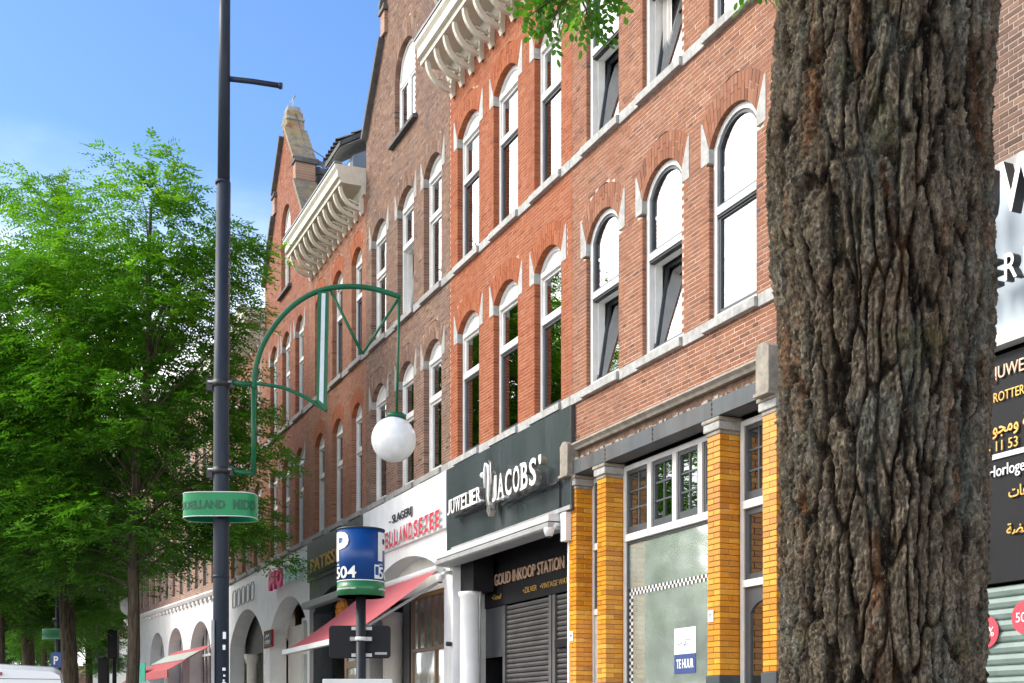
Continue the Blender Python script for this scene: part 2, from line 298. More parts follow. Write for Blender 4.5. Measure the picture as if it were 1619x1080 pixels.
# ---------------------------------------------------------------- mesh helpers
class MB:
    def __init__(self): self.v = []; self.f = []; self.m = []; self.t = []; self.mats = []; self.smooth = []
    def mi(self, mat):
        if mat not in self.mats: self.mats.append(mat)
        return self.mats.index(mat)
    def face(self, idx, mat, tone=.5, smooth=False):
        self.f.append(idx); self.m.append(self.mi(mat)); self.t.append(tone); self.smooth.append(smooth)
    def box(self, x0, x1, y0, y1, z0, z1, mat, tone=.5, back=True):
        b = len(self.v)
        self.v += [(x0, y0, z0), (x1, y0, z0), (x1, y1, z0), (x0, y1, z0), (x0, y0, z1), (x1, y0, z1), (x1, y1, z1), (x0, y1, z1)]
        fs = [(0, 1, 5, 4), (1, 2, 6, 5), (3, 0, 4, 7), (4, 5, 6, 7), (3, 2, 1, 0)] + ([(2, 3, 7, 6)] if back else [])
        for q in fs: self.face([b + i for i in q], mat, tone)
        return self
    def quadbrick(self, xb0, xb1, xt0, xt1, y0, y1, z0, z1, mat, tone):
        b = len(self.v)
        self.v += [(xb0, y0, z0), (xb1, y0, z0), (xb1, y1, z0), (xb0, y1, z0), (xt0, y0, z1), (xt1, y0, z1), (xt1, y1, z1), (xt0, y1, z1)]
        for q in [(0, 1, 5, 4), (1, 2, 6, 5), (3, 0, 4, 7), (4, 5, 6, 7), (3, 2, 1, 0)]: self.face([b + i for i in q], mat, tone)
    def prism(self, poly, y0, y1, mat, tone=.5, back=True):
        """poly: (x,z) counter-clockwise seen from the front (-y)"""
        b = len(self.v); n = len(poly)
        self.v += [(x, y0, z) for x, z in poly] + [(x, y1, z) for x, z in poly]
        self.face(list(range(b, b + n)), mat, tone)
        if back: self.face(list(range(b + 2 * n - 1, b + n - 1, -1)), mat, tone)
        for i in range(n):
            j = (i + 1) % n; self.face([b + j, b + i, b + n + i, b + n + j], mat, tone)
        return self
    def prism_x(self, poly, x0, x1, mat, tone=.5):
        """poly in (y,z), extruded along x"""
        b = len(self.v); n = len(poly)
        self.v += [(x0, y, z) for y, z in poly] + [(x1, y, z) for y, z in poly]
        self.face(list(range(b, b + n)), mat, tone); self.face(list(range(b + 2 * n - 1, b + n - 1, -1)), mat, tone)
        for i in range(n):
            j = (i + 1) % n; self.face([b + j, b + i, b + n + i, b + n + j], mat, tone)
        return self
    def ring(self, outer, inner, y0, y1, mat, tone=.5, closed=True):
        b = len(self.v); n = len(outer)
        for y in (y0, y1):
            self.v += [(x, y, z) for x, z in outer] + [(x, y, z) for x, z in inner]
        for i in range(n if closed else n - 1):
            j = (i + 1) % n
            self.face([b + i, b + j, b + n + j, b + n + i], mat, tone)
            self.face([b + 2 * n + j, b + 2 * n + i, b + 3 * n + i, b + 3 * n + j], mat, tone)
            self.face([b + j, b + i, b + 2 * n + i, b + 2 * n + j], mat, tone)
            self.face([b + n + i, b + n + j, b + 3 * n + j, b + 3 * n + i], mat, tone)
        return self
    def tube(self, pts, rad, mat, seg=10, tone=.5, cap=True, smooth=True):
        pts = [Vector(p) for p in pts]; n = len(pts)
        if not isinstance(rad, (list, tuple)): rad = [rad] * n
        b = len(self.v); up = Vector((0, 0, 1))
        t0 = (pts[1] - pts[0]).normalized()
        ref = Vector((1, 0, 0)) if abs(t0.z) > .9 else up
        nx = t0.cross(ref).normalized()
        for i, p in enumerate(pts):
            t = ((pts[min(i + 1, n - 1)] - pts[max(i - 1, 0)])).normalized()
            nx = (nx - t * nx.dot(t)).normalized(); ny = t.cross(nx)
            for k in range(seg):
                a = 2 * math.pi * k / seg; q = p + (nx * math.cos(a) + ny * math.sin(a)) * rad[i]
                self.v.append(tuple(q))
        for i in range(n - 1):
            for k in range(seg):
                k2 = (k + 1) % seg
                self.face([b + i * seg + k, b + i * seg + k2, b + (i + 1) * seg + k2, b + (i + 1) * seg + k], mat, tone, smooth)
        if cap:
            self.face([b + k for k in range(seg)][::-1], mat, tone); self.face([b + (n - 1) * seg + k for k in range(seg)], mat, tone)
        return self
    def bar(self, p, q, w, h, mat, up=(0, 0, 1)):
        """rectangular bar from p to q"""
        p = Vector(p); q = Vector(q); t = (q - p).normalized(); s = t.cross(Vector(up))
        if s.length < 1e-4: s = t.cross(Vector((1, 0, 0)))
        s.normalize(); u = s.cross(t)
        b = len(self.v)
        for c in (p, q):
            for a, d in ((-1, -1), (1, -1), (1, 1), (-1, 1)): self.v.append(tuple(c + s * a * w / 2 + u * d * h / 2))
        for f in [(3, 2, 1, 0), (4, 5, 6, 7), (0, 1, 5, 4), (1, 2, 6, 5), (2, 3, 7, 6), (3, 0, 4, 7)]: self.face([b + i for i in f], mat)
        return self
    def lathe(self, prof, mat, seg=32, cx=0, cy=0, smooth=True, sx=1, sy=1):
        b = len(self.v); n = len(prof)
        for r, z in prof:
            for k in range(seg):
                a = 2 * math.pi * k / seg; self.v.append((cx + sx * r * math.cos(a), cy + sy * r * math.sin(a), z))
        for i in range(n - 1):
            for k in range(seg):
                k2 = (k + 1) % seg; self.face([b + i * seg + k, b + i * seg + k2, b + (i + 1) * seg + k2, b + (i + 1) * seg + k], mat, .5, smooth)
        self.face([b + k for k in range(seg)][::-1], mat); self.face([b + (n - 1) * seg + k for k in range(seg)], mat)
        return self
    def build(self, name, parent=None, loc=None, kind=None, label=None, bevel=0):
        me = bpy.data.meshes.new(name); me.from_pydata(self.v, [], self.f)
        for m in self.mats: me.materials.append(MATS[m])
        me.polygons.foreach_set('material_index', self.m); me.polygons.foreach_set('use_smooth', self.smooth)
        at = me.attributes.new('tone', 'FLOAT', 'FACE'); at.data.foreach_set('value', self.t)
        me.update(); me.validate()
        o = bpy.data.objects.new(name, me); COL.objects.link(o)
        if parent: o.parent = parent
        if loc: o.location = loc
        if kind: o['kind'] = kind
        if label: o['label'] = label
        if bevel:
            bv = o.modifiers.new('bevel', 'BEVEL'); bv.width = bevel; bv.segments = 2; bv.limit_method = 'ANGLE'
        return o
def thing(name, label, cat, loc=(0, 0, 0), rz=0, group=None):
    o = bpy.data.objects.new(name, None); COL.objects.link(o); o.empty_display_size = .2
    o.location = loc; o.rotation_euler = (0, 0, rz); o['label'] = label; o['category'] = cat
    if group: o['group'] = group
    return o
def tag(o, label, cat, group=None):
    o['label'] = label; o['category'] = cat
    if group: o['group'] = group
    return o
def copy_tree(o, label=None, parent=None):
    c = o.copy(); COL.objects.link(c); c.parent = parent
    if label: c['label'] = label
    for ch in list(o.children): copy_tree(ch, None, c)
    return c
def text_mesh(body, w, h, ext, matf, mats=None, bold=0.0, name='letters', bend=None):
    """raised lettering scaled to w x h, lower-left at origin, facing -y; the front face matf, the sides mats"""
    cu = bpy.data.curves.new('t', 'FONT'); cu.body = body; cu.size = 1; cu.offset = bold; cu.extrude = .5; cu.resolution_u = 3
    ob = bpy.data.objects.new('t', cu); COL.objects.link(ob)
    bpy.context.view_layer.update()
    me = bpy.data.meshes.new_from_object(ob.evaluated_get(bpy.context.evaluated_depsgraph_get()))
    bpy.data.objects.remove(ob); bpy.data.curves.remove(cu)
    n = len(me.vertices); co = np.empty(n * 3); me.vertices.foreach_get('co', co); co = co.reshape(-1, 3)
    lo = co.min(0); hi = co.max(0); co -= lo
    s = np.array([w / (hi[0] - lo[0]), h / (hi[1] - lo[1]), ext / max(1e-6, hi[2] - lo[2])]); co *= s
    new = np.stack([co[:, 0], -co[:, 2], co[:, 1]], 1)
    me.vertices.foreach_set('co', new.ravel().astype(np.float32)); me.update()
    me.materials.clear(); me.materials.append(MATS[matf]); me.materials.append(MATS[mats or matf])
    mi = [0 if p.normal.y < -.9 else 1 for p in me.polygons]
    me.polygons.foreach_set('material_index', mi)
    if bend:
        bm = bmesh.new(); bm.from_mesh(me)
        x = .02
        while x < w:
            bmesh.ops.bisect_plane(bm, geom=bm.verts[:] + bm.edges[:] + bm.faces[:], plane_co=(x, 0, 0), plane_no=(1, 0, 0)); x += .02
        for v in bm.verts: bend(v)
        bm.to_mesh(me); bm.free()
    me.name = name
    return me
def text_obj(parent, body, x, y, z, w, h, ext, matf, mats=None, bold=0.0, name='lettering', label=None, bend=None):
    me = text_mesh(body, w, h, ext, matf, mats, bold, name, bend)
    o = bpy.data.objects.new(name, me); COL.objects.link(o); o.parent = parent; o.location = (x, y, z)
    if label: o['label'] = label
    return o

# ---------------------------------------------------------------- street frame: the row runs along D, x' to the right, y' into the houses
DX, DY = -0.4144, 0.9101
ROW_ROT = math.atan2(-DY, -DX)
def street(u, y=0.0, z=0.0):            # u metres along the row, y metres behind the house fronts
    return Vector((8.21 + DX * u + DY * y, DY * u - DX * y, z))
def house_thing(uL, label, name='brick_house', cat='house', group='brick houses with shops in one row'):
    return thing(name, label, cat, street(uL), ROW_ROT, group)
A, B_ = 5.93, 9.13                      # sill heights of the two upper storeys
C1 = .0505
class Opening:
    """window opening with segmental brick arch and pointed impost stones"""
    def __init__(s, x0, x1, z0, zs, rise=.22, ring=.30, stones=True, stone_w=.16):
        s.x0, s.x1, s.z0, s.zs, s.rise, s.ringh, s.stones, s.sw = x0, x1, z0, zs, rise, ring, stones, stone_w
        s.a = (x1 - x0) / 2; s.xc = (x0 + x1) / 2
        s.R = (s.a ** 2 + rise ** 2) / (2 * rise); s.zc = zs + rise - s.R
        s.zt = zs + .33; s.a2 = s.a + .13; s.h2 = rise + ring - .33
        if s.h2 < .02: s.h2 = .02
        s.R2 = (s.a2 ** 2 + s.h2 ** 2) / (2 * s.h2); s.zc2 = s.zt + s.h2 - s.R2
    def block(s, z):
        if z < s.z0 or z > s.zt + s.h2: return None
        if z < s.zs - .15 or (not s.stones and z < s.zs): return (s.x0, s.x1)
        if z < s.zt:
            e = s.sw if s.stones else .13 * (z - s.zs) / .33
            return (s.x0 - e, s.x1 + e)
        d = s.R2 ** 2 - (z - s.zc2) ** 2
        if d <= 0: return None
        h = math.sqrt(d); return (s.xc - h, s.xc + h)
    def arc(s, t=0.0, n=10):            # points of the arch inset by t, left to right
        pts = []
        a = s.a - t
        for i in range(n + 1):
            x = s.xc - a + 2 * a * i / n
            pts.append((x, s.zc + math.sqrt(max(0, (s.R - t) ** 2 - (x - s.xc) ** 2))))
        return pts
    def outline(s, t=0.0, zb=None):
        zb = s.z0 + t if zb is None else zb
        return [(s.x0 + t, zb), (s.x1 - t, zb)] + s.arc(t)[::-1]
class Rect:
    def __init__(s, x0, x1, z0, z1): s.x0, s.x1, s.z0, s.z1 = x0, x1, z0, z1
    def block(s, z): return (s.x0, s.x1) if s.z0 <= z <= s.z1 else None
def free(x0, x1, z, blocks):
    iv = [(x0, x1)]
    for b in blocks:
        k = b.block(z)
        if not k: continue
        nx = []
        for p, q in iv:
            if k[1] <= p or k[0] >= q: nx.append((p, q)); continue
            if k[0] > p: nx.append((p, k[0]))
            if k[1] < q: nx.append((k[1], q))
        iv = nx
    return [(p, q) for p, q in iv if q - p > .015]
BRICK_PROTO = {}
def brick_proto(mat, k):
    if (mat, k) not in BRICK_PROTO:
        b = MB(); r = random.Random(k)
        e = .03
        # unit brick with slightly worn front edges
        b.v = [(0, e, 0), (1, e, 0), (1, 1, 0), (0, 1, 0), (0, e, 1), (1, e, 1), (1, 1, 1), (0, 1, 1),
               (.02, 0, .06), (.98, 0, .06), (.98, 0, .94), (.02, 0, .94)]
        for q in [(8, 9, 10, 11), (0, 1, 9, 8), (1, 5, 10, 9), (5, 4, 11, 10), (4, 0, 8, 11), (1, 2, 6, 5), (3, 0, 4, 7), (4, 5, 6, 7), (3, 2, 1, 0)]:
            b.face(list(q), mat, (k + .5) / 8)
        o = b.build('brick'); BRICK_PROTO[(mat, k)] = o.data; bpy.data.objects.remove(o)
    return BRICK_PROTO[(mat, k)]
def lay_bricks(th, x0, x1, z0, z1, blocks, mat, mortar, gable=None, nparts=0, score=None, y=0.0, depth=.11, seed=1):
    """cross bond: every brick its own box with recessed mortar joints; the nparts best by score become single parts"""
    r = random.Random(seed); sm = MB(); mo = MB(); cand = []
    z = z0; k = 0
    while z < z1 - .01:
        zt = min(z + C1, z1); zm = (z + zt) / 2
        for (pm, qm) in free(*(gable(zm) if gable else (x0, x1)), zm, blocks):
            # bottom and top ends follow slanting edges
            def ends(zz):
                for (p, q) in free(*(gable(zz) if gable else (x0, x1)), zz, blocks):
                    if abs(p - pm) < .3 and abs(q - qm) < .3: return p, q
                return pm, qm
            pb, qb = ends(z + .004); pt, qt = ends(zt - .004)
            mo.quadbrick(pb + .007, qb - .007, pt + .007, qt - .007, y + .0022, y + depth + .02, z, zt, mortar, .5)
            header = k % 2 == 1
            pitch = .094 if header else .188
            off = .047 if header else (.094 if (k // 2) % 2 else 0)
            n0 = math.floor((pm - off) / pitch)
            xx = off + n0 * pitch
            while xx < qm:
                a, b = xx + .0045, xx + pitch - .0045
                if b - pm < .04: xx += pitch; continue
                first, last = a <= pm + .045, b >= qm - .045
                ab, at_ = (pb, pt) if first else (a, a)
                bb, bt = (qb, qt) if last else (b, b)
                if min(bb, bt) - max(ab, at_) > .02:
                    d = -r.random() * .0025; tone = min(.999, max(0, r.gauss(.52, .19)))
                    if first or last or not nparts:
                        sm.quadbrick(ab, bb, at_, bt, y + d, y + depth, z + .0045, zt - .0045, mat, tone)
                    else: cand.append((a, b, z + .0045, zt - .0045, d, tone))
                xx += pitch
                if last: break
        z += C1; k += 1
    if nparts:
        cand.sort(key=lambda c: -score((c[0] + c[1]) / 2, (c[2] + c[3]) / 2) * (c[1] - c[0]))
        for i, (a, b, za, zb, d, tone) in enumerate(cand):
            if i < nparts:
                o = bpy.data.objects.new('brick', brick_proto(mat, int(tone * 8))); COL.objects.link(o); o.parent = th
                o.location = (a, y + d, za); o.scale = (b - a, depth - d, zb - za)
            else: sm.quadbrick(a, b, a, b, y + d, y + depth, za, zb, mat, tone)
    sm.build('brickwork', th, kind='stuff'); mo.build('mortar', th)
def arch_and_stones(th, ops, mat, mortar, stone, seed=3):
    r = random.Random(seed); vs = MB()
    for o in ops:
        n = max(9, int(round((o.x1 - o.x0) / .052)))
        ext = lambda t: (o.xc - o.a2 + 2 * o.a2 * t, o.zc2 + math.sqrt(max(0, o.R2 ** 2 - (-o.a2 + 2 * o.a2 * t) ** 2)))
        ang = math.asin(min(1, o.a / o.R))
        inn = lambda t: (o.xc + o.R * math.sin(-ang + 2 * ang * t), o.zc + o.R * math.cos(-ang + 2 * ang * t))
        lerp = lambda p, q, s: (p[0] + (q[0] - p[0]) * s, p[1] + (q[1] - p[1]) * s)
        mop = [inn(i / n) for i in range(n + 1)]; mex = [ext(i / n) for i in range(n + 1)]
        vs.ring(mex, [(x_, z_ + .012) for x_, z_ in mop], .006, .125, mortar, .5, closed=False)
        for i in range(n):
            g = .05; t0, t1 = (i + g) / n, (i + 1 - g) / n
            cut = .62 if i % 2 else .40
            for s0, s1 in ((0.0, cut - .012), (cut + .012, 1.0)):
                q = [lerp(inn(t0), ext(t0), s0), lerp(inn(t1), ext(t1), s0), lerp(inn(t1), ext(t1), s1), lerp(inn(t0), ext(t0), s1)]
                vs.prism(q, -r.random() * .004, .12, mat, min(.999, max(0, r.gauss(.5, .2))), back=False)
        if o.stones:
            for sgn in (-1, 1):
                e = o.x0 if sgn < 0 else o.x1
                poly = [(e + sgn * o.sw, o.zs - .15), (e, o.zs - .15), (e, o.zs), (e + sgn * .13, o.zt), (e + sgn * o.sw, o.zt + .01)]
                if sgn < 0: poly = poly
                else: poly = poly[::-1]
                MB().prism(poly, -.008, .12, stone).build('impost_stone', th, bevel=.004)
    vs.build('arch_bricks', th, kind='stuff')
def sill_course(th, x0, x1, z, ops, stone, h=.13):
    """stone band of butted blocks: a projecting sill under every window, flush blocks between"""
    xs = [x0]
    for o in ops: xs += [o.x0 - .06, o.x1 + .06]
    xs.append(x1)
    for i in range(len(xs) - 1):
        a, b = xs[i] + .003, xs[i + 1] - .003
        if b - a < .03: continue
        s = MB()
        if i % 2: s.prism_x([(-.075, z - h + .01), (.14, z - h + .01), (.14, z + .03), (.05, z + .02), (-.075, z - .02)], a, b, stone)
        else: s.box(a, b, -.035, .12, z - h, z + .004, stone)
        s.build('sill_stone', th, bevel=.006)
def rect_ring(mb, x0, x1, z0, z1, t, y0, y1, mat):
    mb.ring([(x0, z0), (x1, z0), (x1, z1), (x0, z1)], [(x0 + t, z0 + t), (x1 - t, z0 + t), (x1 - t, z1 - t), (x0 + t, z1 - t)], y0, y1, mat)
def window(th, o, style, y=.085, tilt=False, curtain=None, glass='glass_upper', blind=False, f=.065):
    """outer frame (the part), with head panel, sashes, panes as sub-parts"""
    fr = MB(); outer = o.outline(0.0, o.z0); inner = o.outline(f, o.z0 + f * .8)
    fr.ring(outer, inner, y, y + .09, 'paint_white')
    ztr = o.z0 + (o.zs - o.z0) * (.62 if style != 'arch' else .60)
    tr_h = .085
    if style == 'arch': fr.box(o.x0 + f, o.x1 - f, y - .012, y + .085, ztr, ztr + tr_h, 'sash_cool'); fr.box(o.x0 + f, o.x1 - f, y + .004, y + .08, ztr - .028, ztr - .001, 'letter_black')
    else:
        fr.box(o.x0 + f, o.x1 - f, y - .012, y + .085, ztr, ztr + tr_h, 'paint_white')
        fr.box(o.x0 + f, o.x1 - f, y - .02, y + .07, o.zs - .1, o.zs - .03, 'paint_white')
    w = fr.build('window', th, bevel=.004)
    xl, xr = o.x0 + f, o.x1 - f
    if style == 'arch':
        zb = ztr + tr_h
        s = MB(); arc = o.arc(f)
        arc2 = o.arc(f + .035)
        s.ring([(xl, zb), (xr, zb)] + arc[::-1], [(xl + .035, zb + .035), (xr - .035, zb + .035)] + arc2[::-1], y + .02, y + .07, 'sash_grey')
        s.build('top_sash', w)
        MB().prism([(xl + .03, zb + .03), (xr - .03, zb + .03)] + o.arc(f + .03)[::-1], y + .045, y + .05, glass).build('pane', w)
    else:
        MB().prism([(xl, o.zs - .03), (xr, o.zs - .03)] + o.arc(f)[::-1], y + .025, y + .06, 'paint_white').build('head_panel', w)
        s = MB(); rect_ring(s, xl, xr, ztr + tr_h, o.zs - .1, .04, y + .02, y + .065, 'paint_white'); s.build('top_sash', w)
        MB().box(xl + .035, xr - .035, y + .042, y + .047, ztr + tr_h + .03, o.zs - .13, glass).build('pane', w)
    sc_ = 'sash_grey' if style in ('arch', 'dark') else 'paint_white'
    z0, z1 = o.z0 + f * .8, ztr
    sb = MB(); rect_ring(sb, 0, xr - xl, 0, z1 - z0, .045, 0, .05, sc_); s_ = sb.build('sash', w)
    pb = MB().box(.04, xr - xl - .04, .022, .027, .04, z1 - z0 - .04, glass); p_ = pb.build('pane', w)
    for q in (s_, p_): q.location = (xl, y + .022, z0)
    if tilt:       # bottom-hung sash leaning into the room
        for q in (s_, p_): q.rotation_euler = (R(-9), 0, 0); q.location = (xl, y + .06, z0 + .01)
        # white inner casement lining that shows in the gap
        l = MB(); rect_ring(l, xl, xr, z0, z1, .03, y + .075, y + .17, 'paint_white'); l.build('lining', w)
    if curtain:
        c = MB(); n = 14; a, b = curtain
        xa = xl + (xr - xl) * a; xb = xl + (xr - xl) * b
        pts = [(xa + (xb - xa) * i / n, y + .17 + .018 * math.sin(i * 2.3 + o.x0)) for i in range(n + 1)]
        for i in range(n):
            k = len(c.v); c.v += [(pts[i][0], pts[i][1], o.z0 + .05), (pts[i + 1][0], pts[i + 1][1], o.z0 + .05), (pts[i + 1][0], pts[i + 1][1], o.zs + .08), (pts[i][0], pts[i][1], o.zs + .08)]
            c.face([k, k + 1, k + 2, k + 3], 'curtain')
        c.build('curtain', w)
    return w
def body(th, w, z0, z1, depth=9.0, floors=(5.55, 8.75)):
    """rooms behind the fronts: side walls, floors and a back wall, so panes look into depth"""
    b = MB()
    b.box(.02, .10, .16, depth, z0, z1, 'interior_mid'); b.box(w - .10, w - .02, .16, depth, z0, z1, 'interior_mid')
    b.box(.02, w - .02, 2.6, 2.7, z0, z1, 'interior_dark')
    for f in floors: b.box(.10, w - .10, .16, 2.6, f - .12, f, 'interior_mid')
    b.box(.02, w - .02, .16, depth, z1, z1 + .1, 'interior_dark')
    b.box(.02, w - .02, depth, depth + .2, 0, z1, 'far_brown')
    b.build('rooms', th)
def cornice(th, w, zs=12.5, p=.6, nb=10):
    c = MB()
    prof = [(.1, zs), (-p + .06, zs), (-p + .06, zs + .08), (-p, zs + .10), (-p, zs + .24), (-p - .05, zs + .30), (-p - .05, zs + .36), (.1, zs + .38)]
    c.prism_x(prof, .03, w - .03, 'paint_cream')
    c.prism_x([(0, zs - .16), (-.05, zs - .16), (-.09, zs - .05), (-.09, zs), (0, zs)], .03, w - .03, 'paint_cream')
    c.box(.03, w - .03, -p - .065, -p + .1, zs + .381, zs + .41, 'zinc')
    c.build('cornice', th)
    for i in range(nb):
        x = .22 + (w - .44) * i / (nb - 1); b = MB()
        n = 9; o_, i_ = [], []
        for k in range(n + 1):
            t = k / n * math.pi / 2
            o_.append((-.06 - .46 * math.sin(t), zs - .44 + .44 * (1 - math.cos(t)) + .0))
            i_.append((-.06 - .40 * math.sin(t) * .98, zs - .37 + .37 * (1 - math.cos(t))))
        # bowed strut, built as quads
        for k in range(n):
            q = [o_[k], o_[k + 1], i_[k + 1], i_[k]]
            b.prism_x(q[::-1], x - .035, x + .035, 'paint_cream')
        b.prism_x([(.0, zs - .48), (-.05, zs - .52), (-.09, zs - .42), (-.06, zs - .06), (0, zs - .06)], x - .045, x + .045, 'paint_cream')
        b.bar((x, -.07, zs - .30), (x, -.30, zs - .34 + .10), .03, .03, 'paint_cream')
        b.build('bracket', th)
def tiles(th, p0, ex, ey, nx, ny, name='roof_tiles'):
    """pantiles: p0 lower corner, ex along the eave, ey up the slope, overlapping rows"""
    m = MB(); p0 = Vector(p0); ex = Vector(ex); ey = Vector(ey); nrm = ex.cross(ey).normalized()
    if nrm.z < 0: nrm = -nrm
    for j in range(ny):
        for i in range(nx):
            b = len(m.v)
            for s in range(5):
                hgt = [.0, .035, .045, .01, -.01][s]
                for t, lift in ((j / ny, .035), ((j + 1.08) / ny, .0)):
                    m.v.append(tuple(p0 + ex * ((i + s / 4) / nx) + ey * t + nrm * (hgt + lift)))
            for s in range(4): m.face([b + 2 * s, b + 2 * s + 2, b + 2 * s + 3, b + 2 * s + 1], 'tile_dark', rnd.random())
    o = m.build(name, th, kind='stuff'); return o
# ---------------------------------------------------------------- ground and street
def sheet(name, pts, z, mat):
    b = MB(); b.v = [(x, y, z) for x, y in pts]; b.face(list(range(len(pts))), mat); return b.build(name, kind='structure')
sheet('ground', [(-400, -200), (400, -200), (400, 600), (-400, 600)], -.13, 'concrete')
def strip(name, y0, y1, z, mat, u0=-40, u1=42.85):
    P = [street(u0, y0), street(u1, y0), street(u1, y1), street(u0, y1)]
    q = Vector((-.5009, .8655, 0)); t = Vector((-.8655, -.5009, 0)); s = Vector((-9.54, 39.0, 0))
    far = [s - t * y + q * 60 for y in (y0, y1)]
    return sheet(name, [(P[0].x, P[0].y), (P[3].x, P[3].y), (P[2].x, P[2].y), (far[1].x, far[1].y), (far[0].x, far[0].y), (P[1].x, P[1].y)], z, mat)
strip('pavement', -4.2, .3, 0.0, 'paving')
strip('parking_strip', -7.6, -4.35, -.122, 'paving')
strip('road', -15.0, -7.6, -.118, 'asphalt')
for k in range(26):
    a, b = k * 3.0 - 25, k * 3.0 - 24
    P = [street(a, -11.4), street(b, -11.4), street(b, -11.3), street(a, -11.3)]
    sheet('road_marking', [(p.x, p.y) for p in P], -.113, 'line_white')
kb = MB()
for u in range(-38, 42):
    P = [street(u + .004, -4.35), street(u + .996, -4.35), street(u + .996, -4.2), street(u + .004, -4.2)]
    b = len(kb.v); kb.v += [(p.x, p.y, -.14) for p in P] + [(p.x, p.y, .004) for p in P]
    for q in [(4, 5, 6, 7), (0, 1, 5, 4), (1, 2, 6, 5), (2, 3, 7, 6), (3, 0, 4, 7)]: kb.face([b + i for i in q], 'stone_grey')
kb.build('kerb', kind='structure')

px_score = lambda uL: (lambda x, z: 1.0 / max(1, (uL - x)) if 1.5 + (1145) * .9101 * (uL - x) / 1900 > z else 0)
def std_ops(xs, w, z0, zs, rise, **k): return [Opening(x, x + (w if isinstance(w, float) else w[i]), z0, zs, rise, **k) for i, x in enumerate(xs)]
def plaster_front(th, w, z1, ox0, ox1, zs, rise, mat, zb=0.0, th_=.45, x0=0.0, n=18, name='plaster_front'):
    a = (ox1 - ox0) / 2; xc = (ox0 + ox1) / 2; Rr = (a * a + rise * rise) / (2 * rise); zc = zs + rise - Rr
    arc = [(xc - a + 2 * a * i / n, zc + math.sqrt(max(0, Rr * Rr - (-a + 2 * a * i / n) ** 2))) for i in range(n + 1)]
    m = MB()
    # left pier, right pier, and the wall over the arch in columns (keeps faces convex)
    m.box(x0, ox0, 0, th_, zb, z1, mat); m.box(ox1, w, 0, th_, zb, z1, mat)
    m.ring([(x, z1) for x, z in arc], arc, 0, th_, mat, closed=False)
    return m.build(name, th)
def shopfront(th, x0, x1, z0, z1, y, ncol, transom, mat, glass='glass_shop', t=.07, depth=.07, top_div=0, name='shop_window'):
    m = MB(); rect_ring(m, x0, x1, z0, z1, t, y, y + depth, mat)
    m.box(x0 + t, x1 - t, y - .01, y + depth, transom, transom + t, mat)
    for i in range(1, ncol): 
        x = x0 + (x1 - x0) * i / ncol; m.box(x - t / 2, x + t / 2, y - .004, y + depth - .004, z0 + t, transom, mat)
    if top_div:
        for i in range(1, top_div):
            x = x0 + (x1 - x0) * i / top_div; m.box(x - .013, x + .013, y, y + .05, transom + t, z1 - t, mat)
    o = m.build(name, th, bevel=.004)
    MB().box(x0 + t - .01, x1 - t + .01, y + .03, y + .036, z0 + t, transom, glass).build('pane', o)
    MB().box(x0 + t - .01, x1 - t + .01, y + .03, y + .036, transom + t, z1 - t, glass).build('pane', o)
    return o

# ================================================================ house behind the trunk (dark brown brick, jeweller's boards)
U0 = 13.35
h0 = house_thing(U0, 'dark brown brick house at the right edge behind the big tree trunk')
ops0 = std_ops([.47, 1.91, 3.35], .87, A + .02, 7.85, .28) + std_ops([.47, 1.91, 3.35], .87, B_ + .02, 11.05, .28)
lay_bricks(h0, .0, 4.5, A + .004, 12.2, ops0, 'brick_brown', 'mortar_grey', nparts=300, score=lambda x, z: (1 if 2.6 < x < 3.6 and 6 < z < 7.4 else 0) + .01 / (5 - x), seed=10)
arch_and_stones(h0, ops0, 'brick_brown', 'mortar_grey', 'stone_pale')
for o in ops0: window(h0, o, 'arch', y=.06)
for z, s in ((A, ops0[:3]), (B_, ops0[3:])): sill_course(h0, 0, 4.5, z, s, 'stone_pale')
body(h0, 4.5, 0, 12.2)
MB().box(.02, .25, .14, .5, 0, 5.78, 'stone_grey').box(4.3, 4.5, 0, .5, 0, 5.78, 'plaster_white').build('pier', h0)
MB().box(.25, 4.3, .35, .45, 4.4, 5.78, 'panel_black').build('wall', h0)
cornice(h0, 4.5)
sg = thing('shop_sign', 'pale blue board with big raised white letters at the right edge', 'sign', street(U0, -.02), ROW_ROT)
for i in range(4): MB().box(.38 + 1.03 * i, 1.405 + 1.03 * i, -.06, .015, 4.58, 5.78, 'panel_blue').build('panel', sg)
MB().box(.38, 4.49, -.10, .015, 4.46, 4.575, 'aluminium').build('lower_trim', sg)
# measured: the W sits right of the trunk, about 2.75 m along the board
bigx = 2.25
for ch, wd, x in (('J', .17, 2.58), ('U', .30, 2.88), ('W', .42, 3.26), ('E', .22, 3.68), ('L', .2, 3.94), ('I', .08, 4.18), ('E', .2, 4.29)):
    text_obj(sg, ch, x, -.30, 5.30, wd, .40, .10, 'letter_white', 'letter_dark', bold=.01, name='letter')
for ch, wd, x in (('J', .08, 2.62), ('O', .13, 2.74), ('Y', .12, 2.91), ('E', .10, 3.07), ('R', .12, 3.24), ('I', .04, 3.42), ('E', .10, 3.52), ('S', .11, 3.68)):
    text_obj(sg, ch, x, -.24, 4.84, wd, .20, .08, 'letter_white', 'letter_dark', bold=.01, name='letter')
pb_ = thing('shop_board', 'black shop board with gold and white lettering under the pale blue sign', 'sign', street(U0, 0), ROW_ROT)
MB().box(.25, 4.3, -.02, .04, 2.62, 4.42, 'panel_black').box(.25, 4.3, -.035, -.02, 3.60, 3.64, 'paint_white').build('board', pb_)
X0 = 2.80
text_obj(pb_, 'JUWELIER', 2.85, -.03, 4.20, .52, .13, .01, 'letter_copper', name='lettering')
text_obj(pb_, 'ROTTERDAM', 2.85, -.03, 4.05, .48, .075, .01, 'letter_gold', name='lettering')
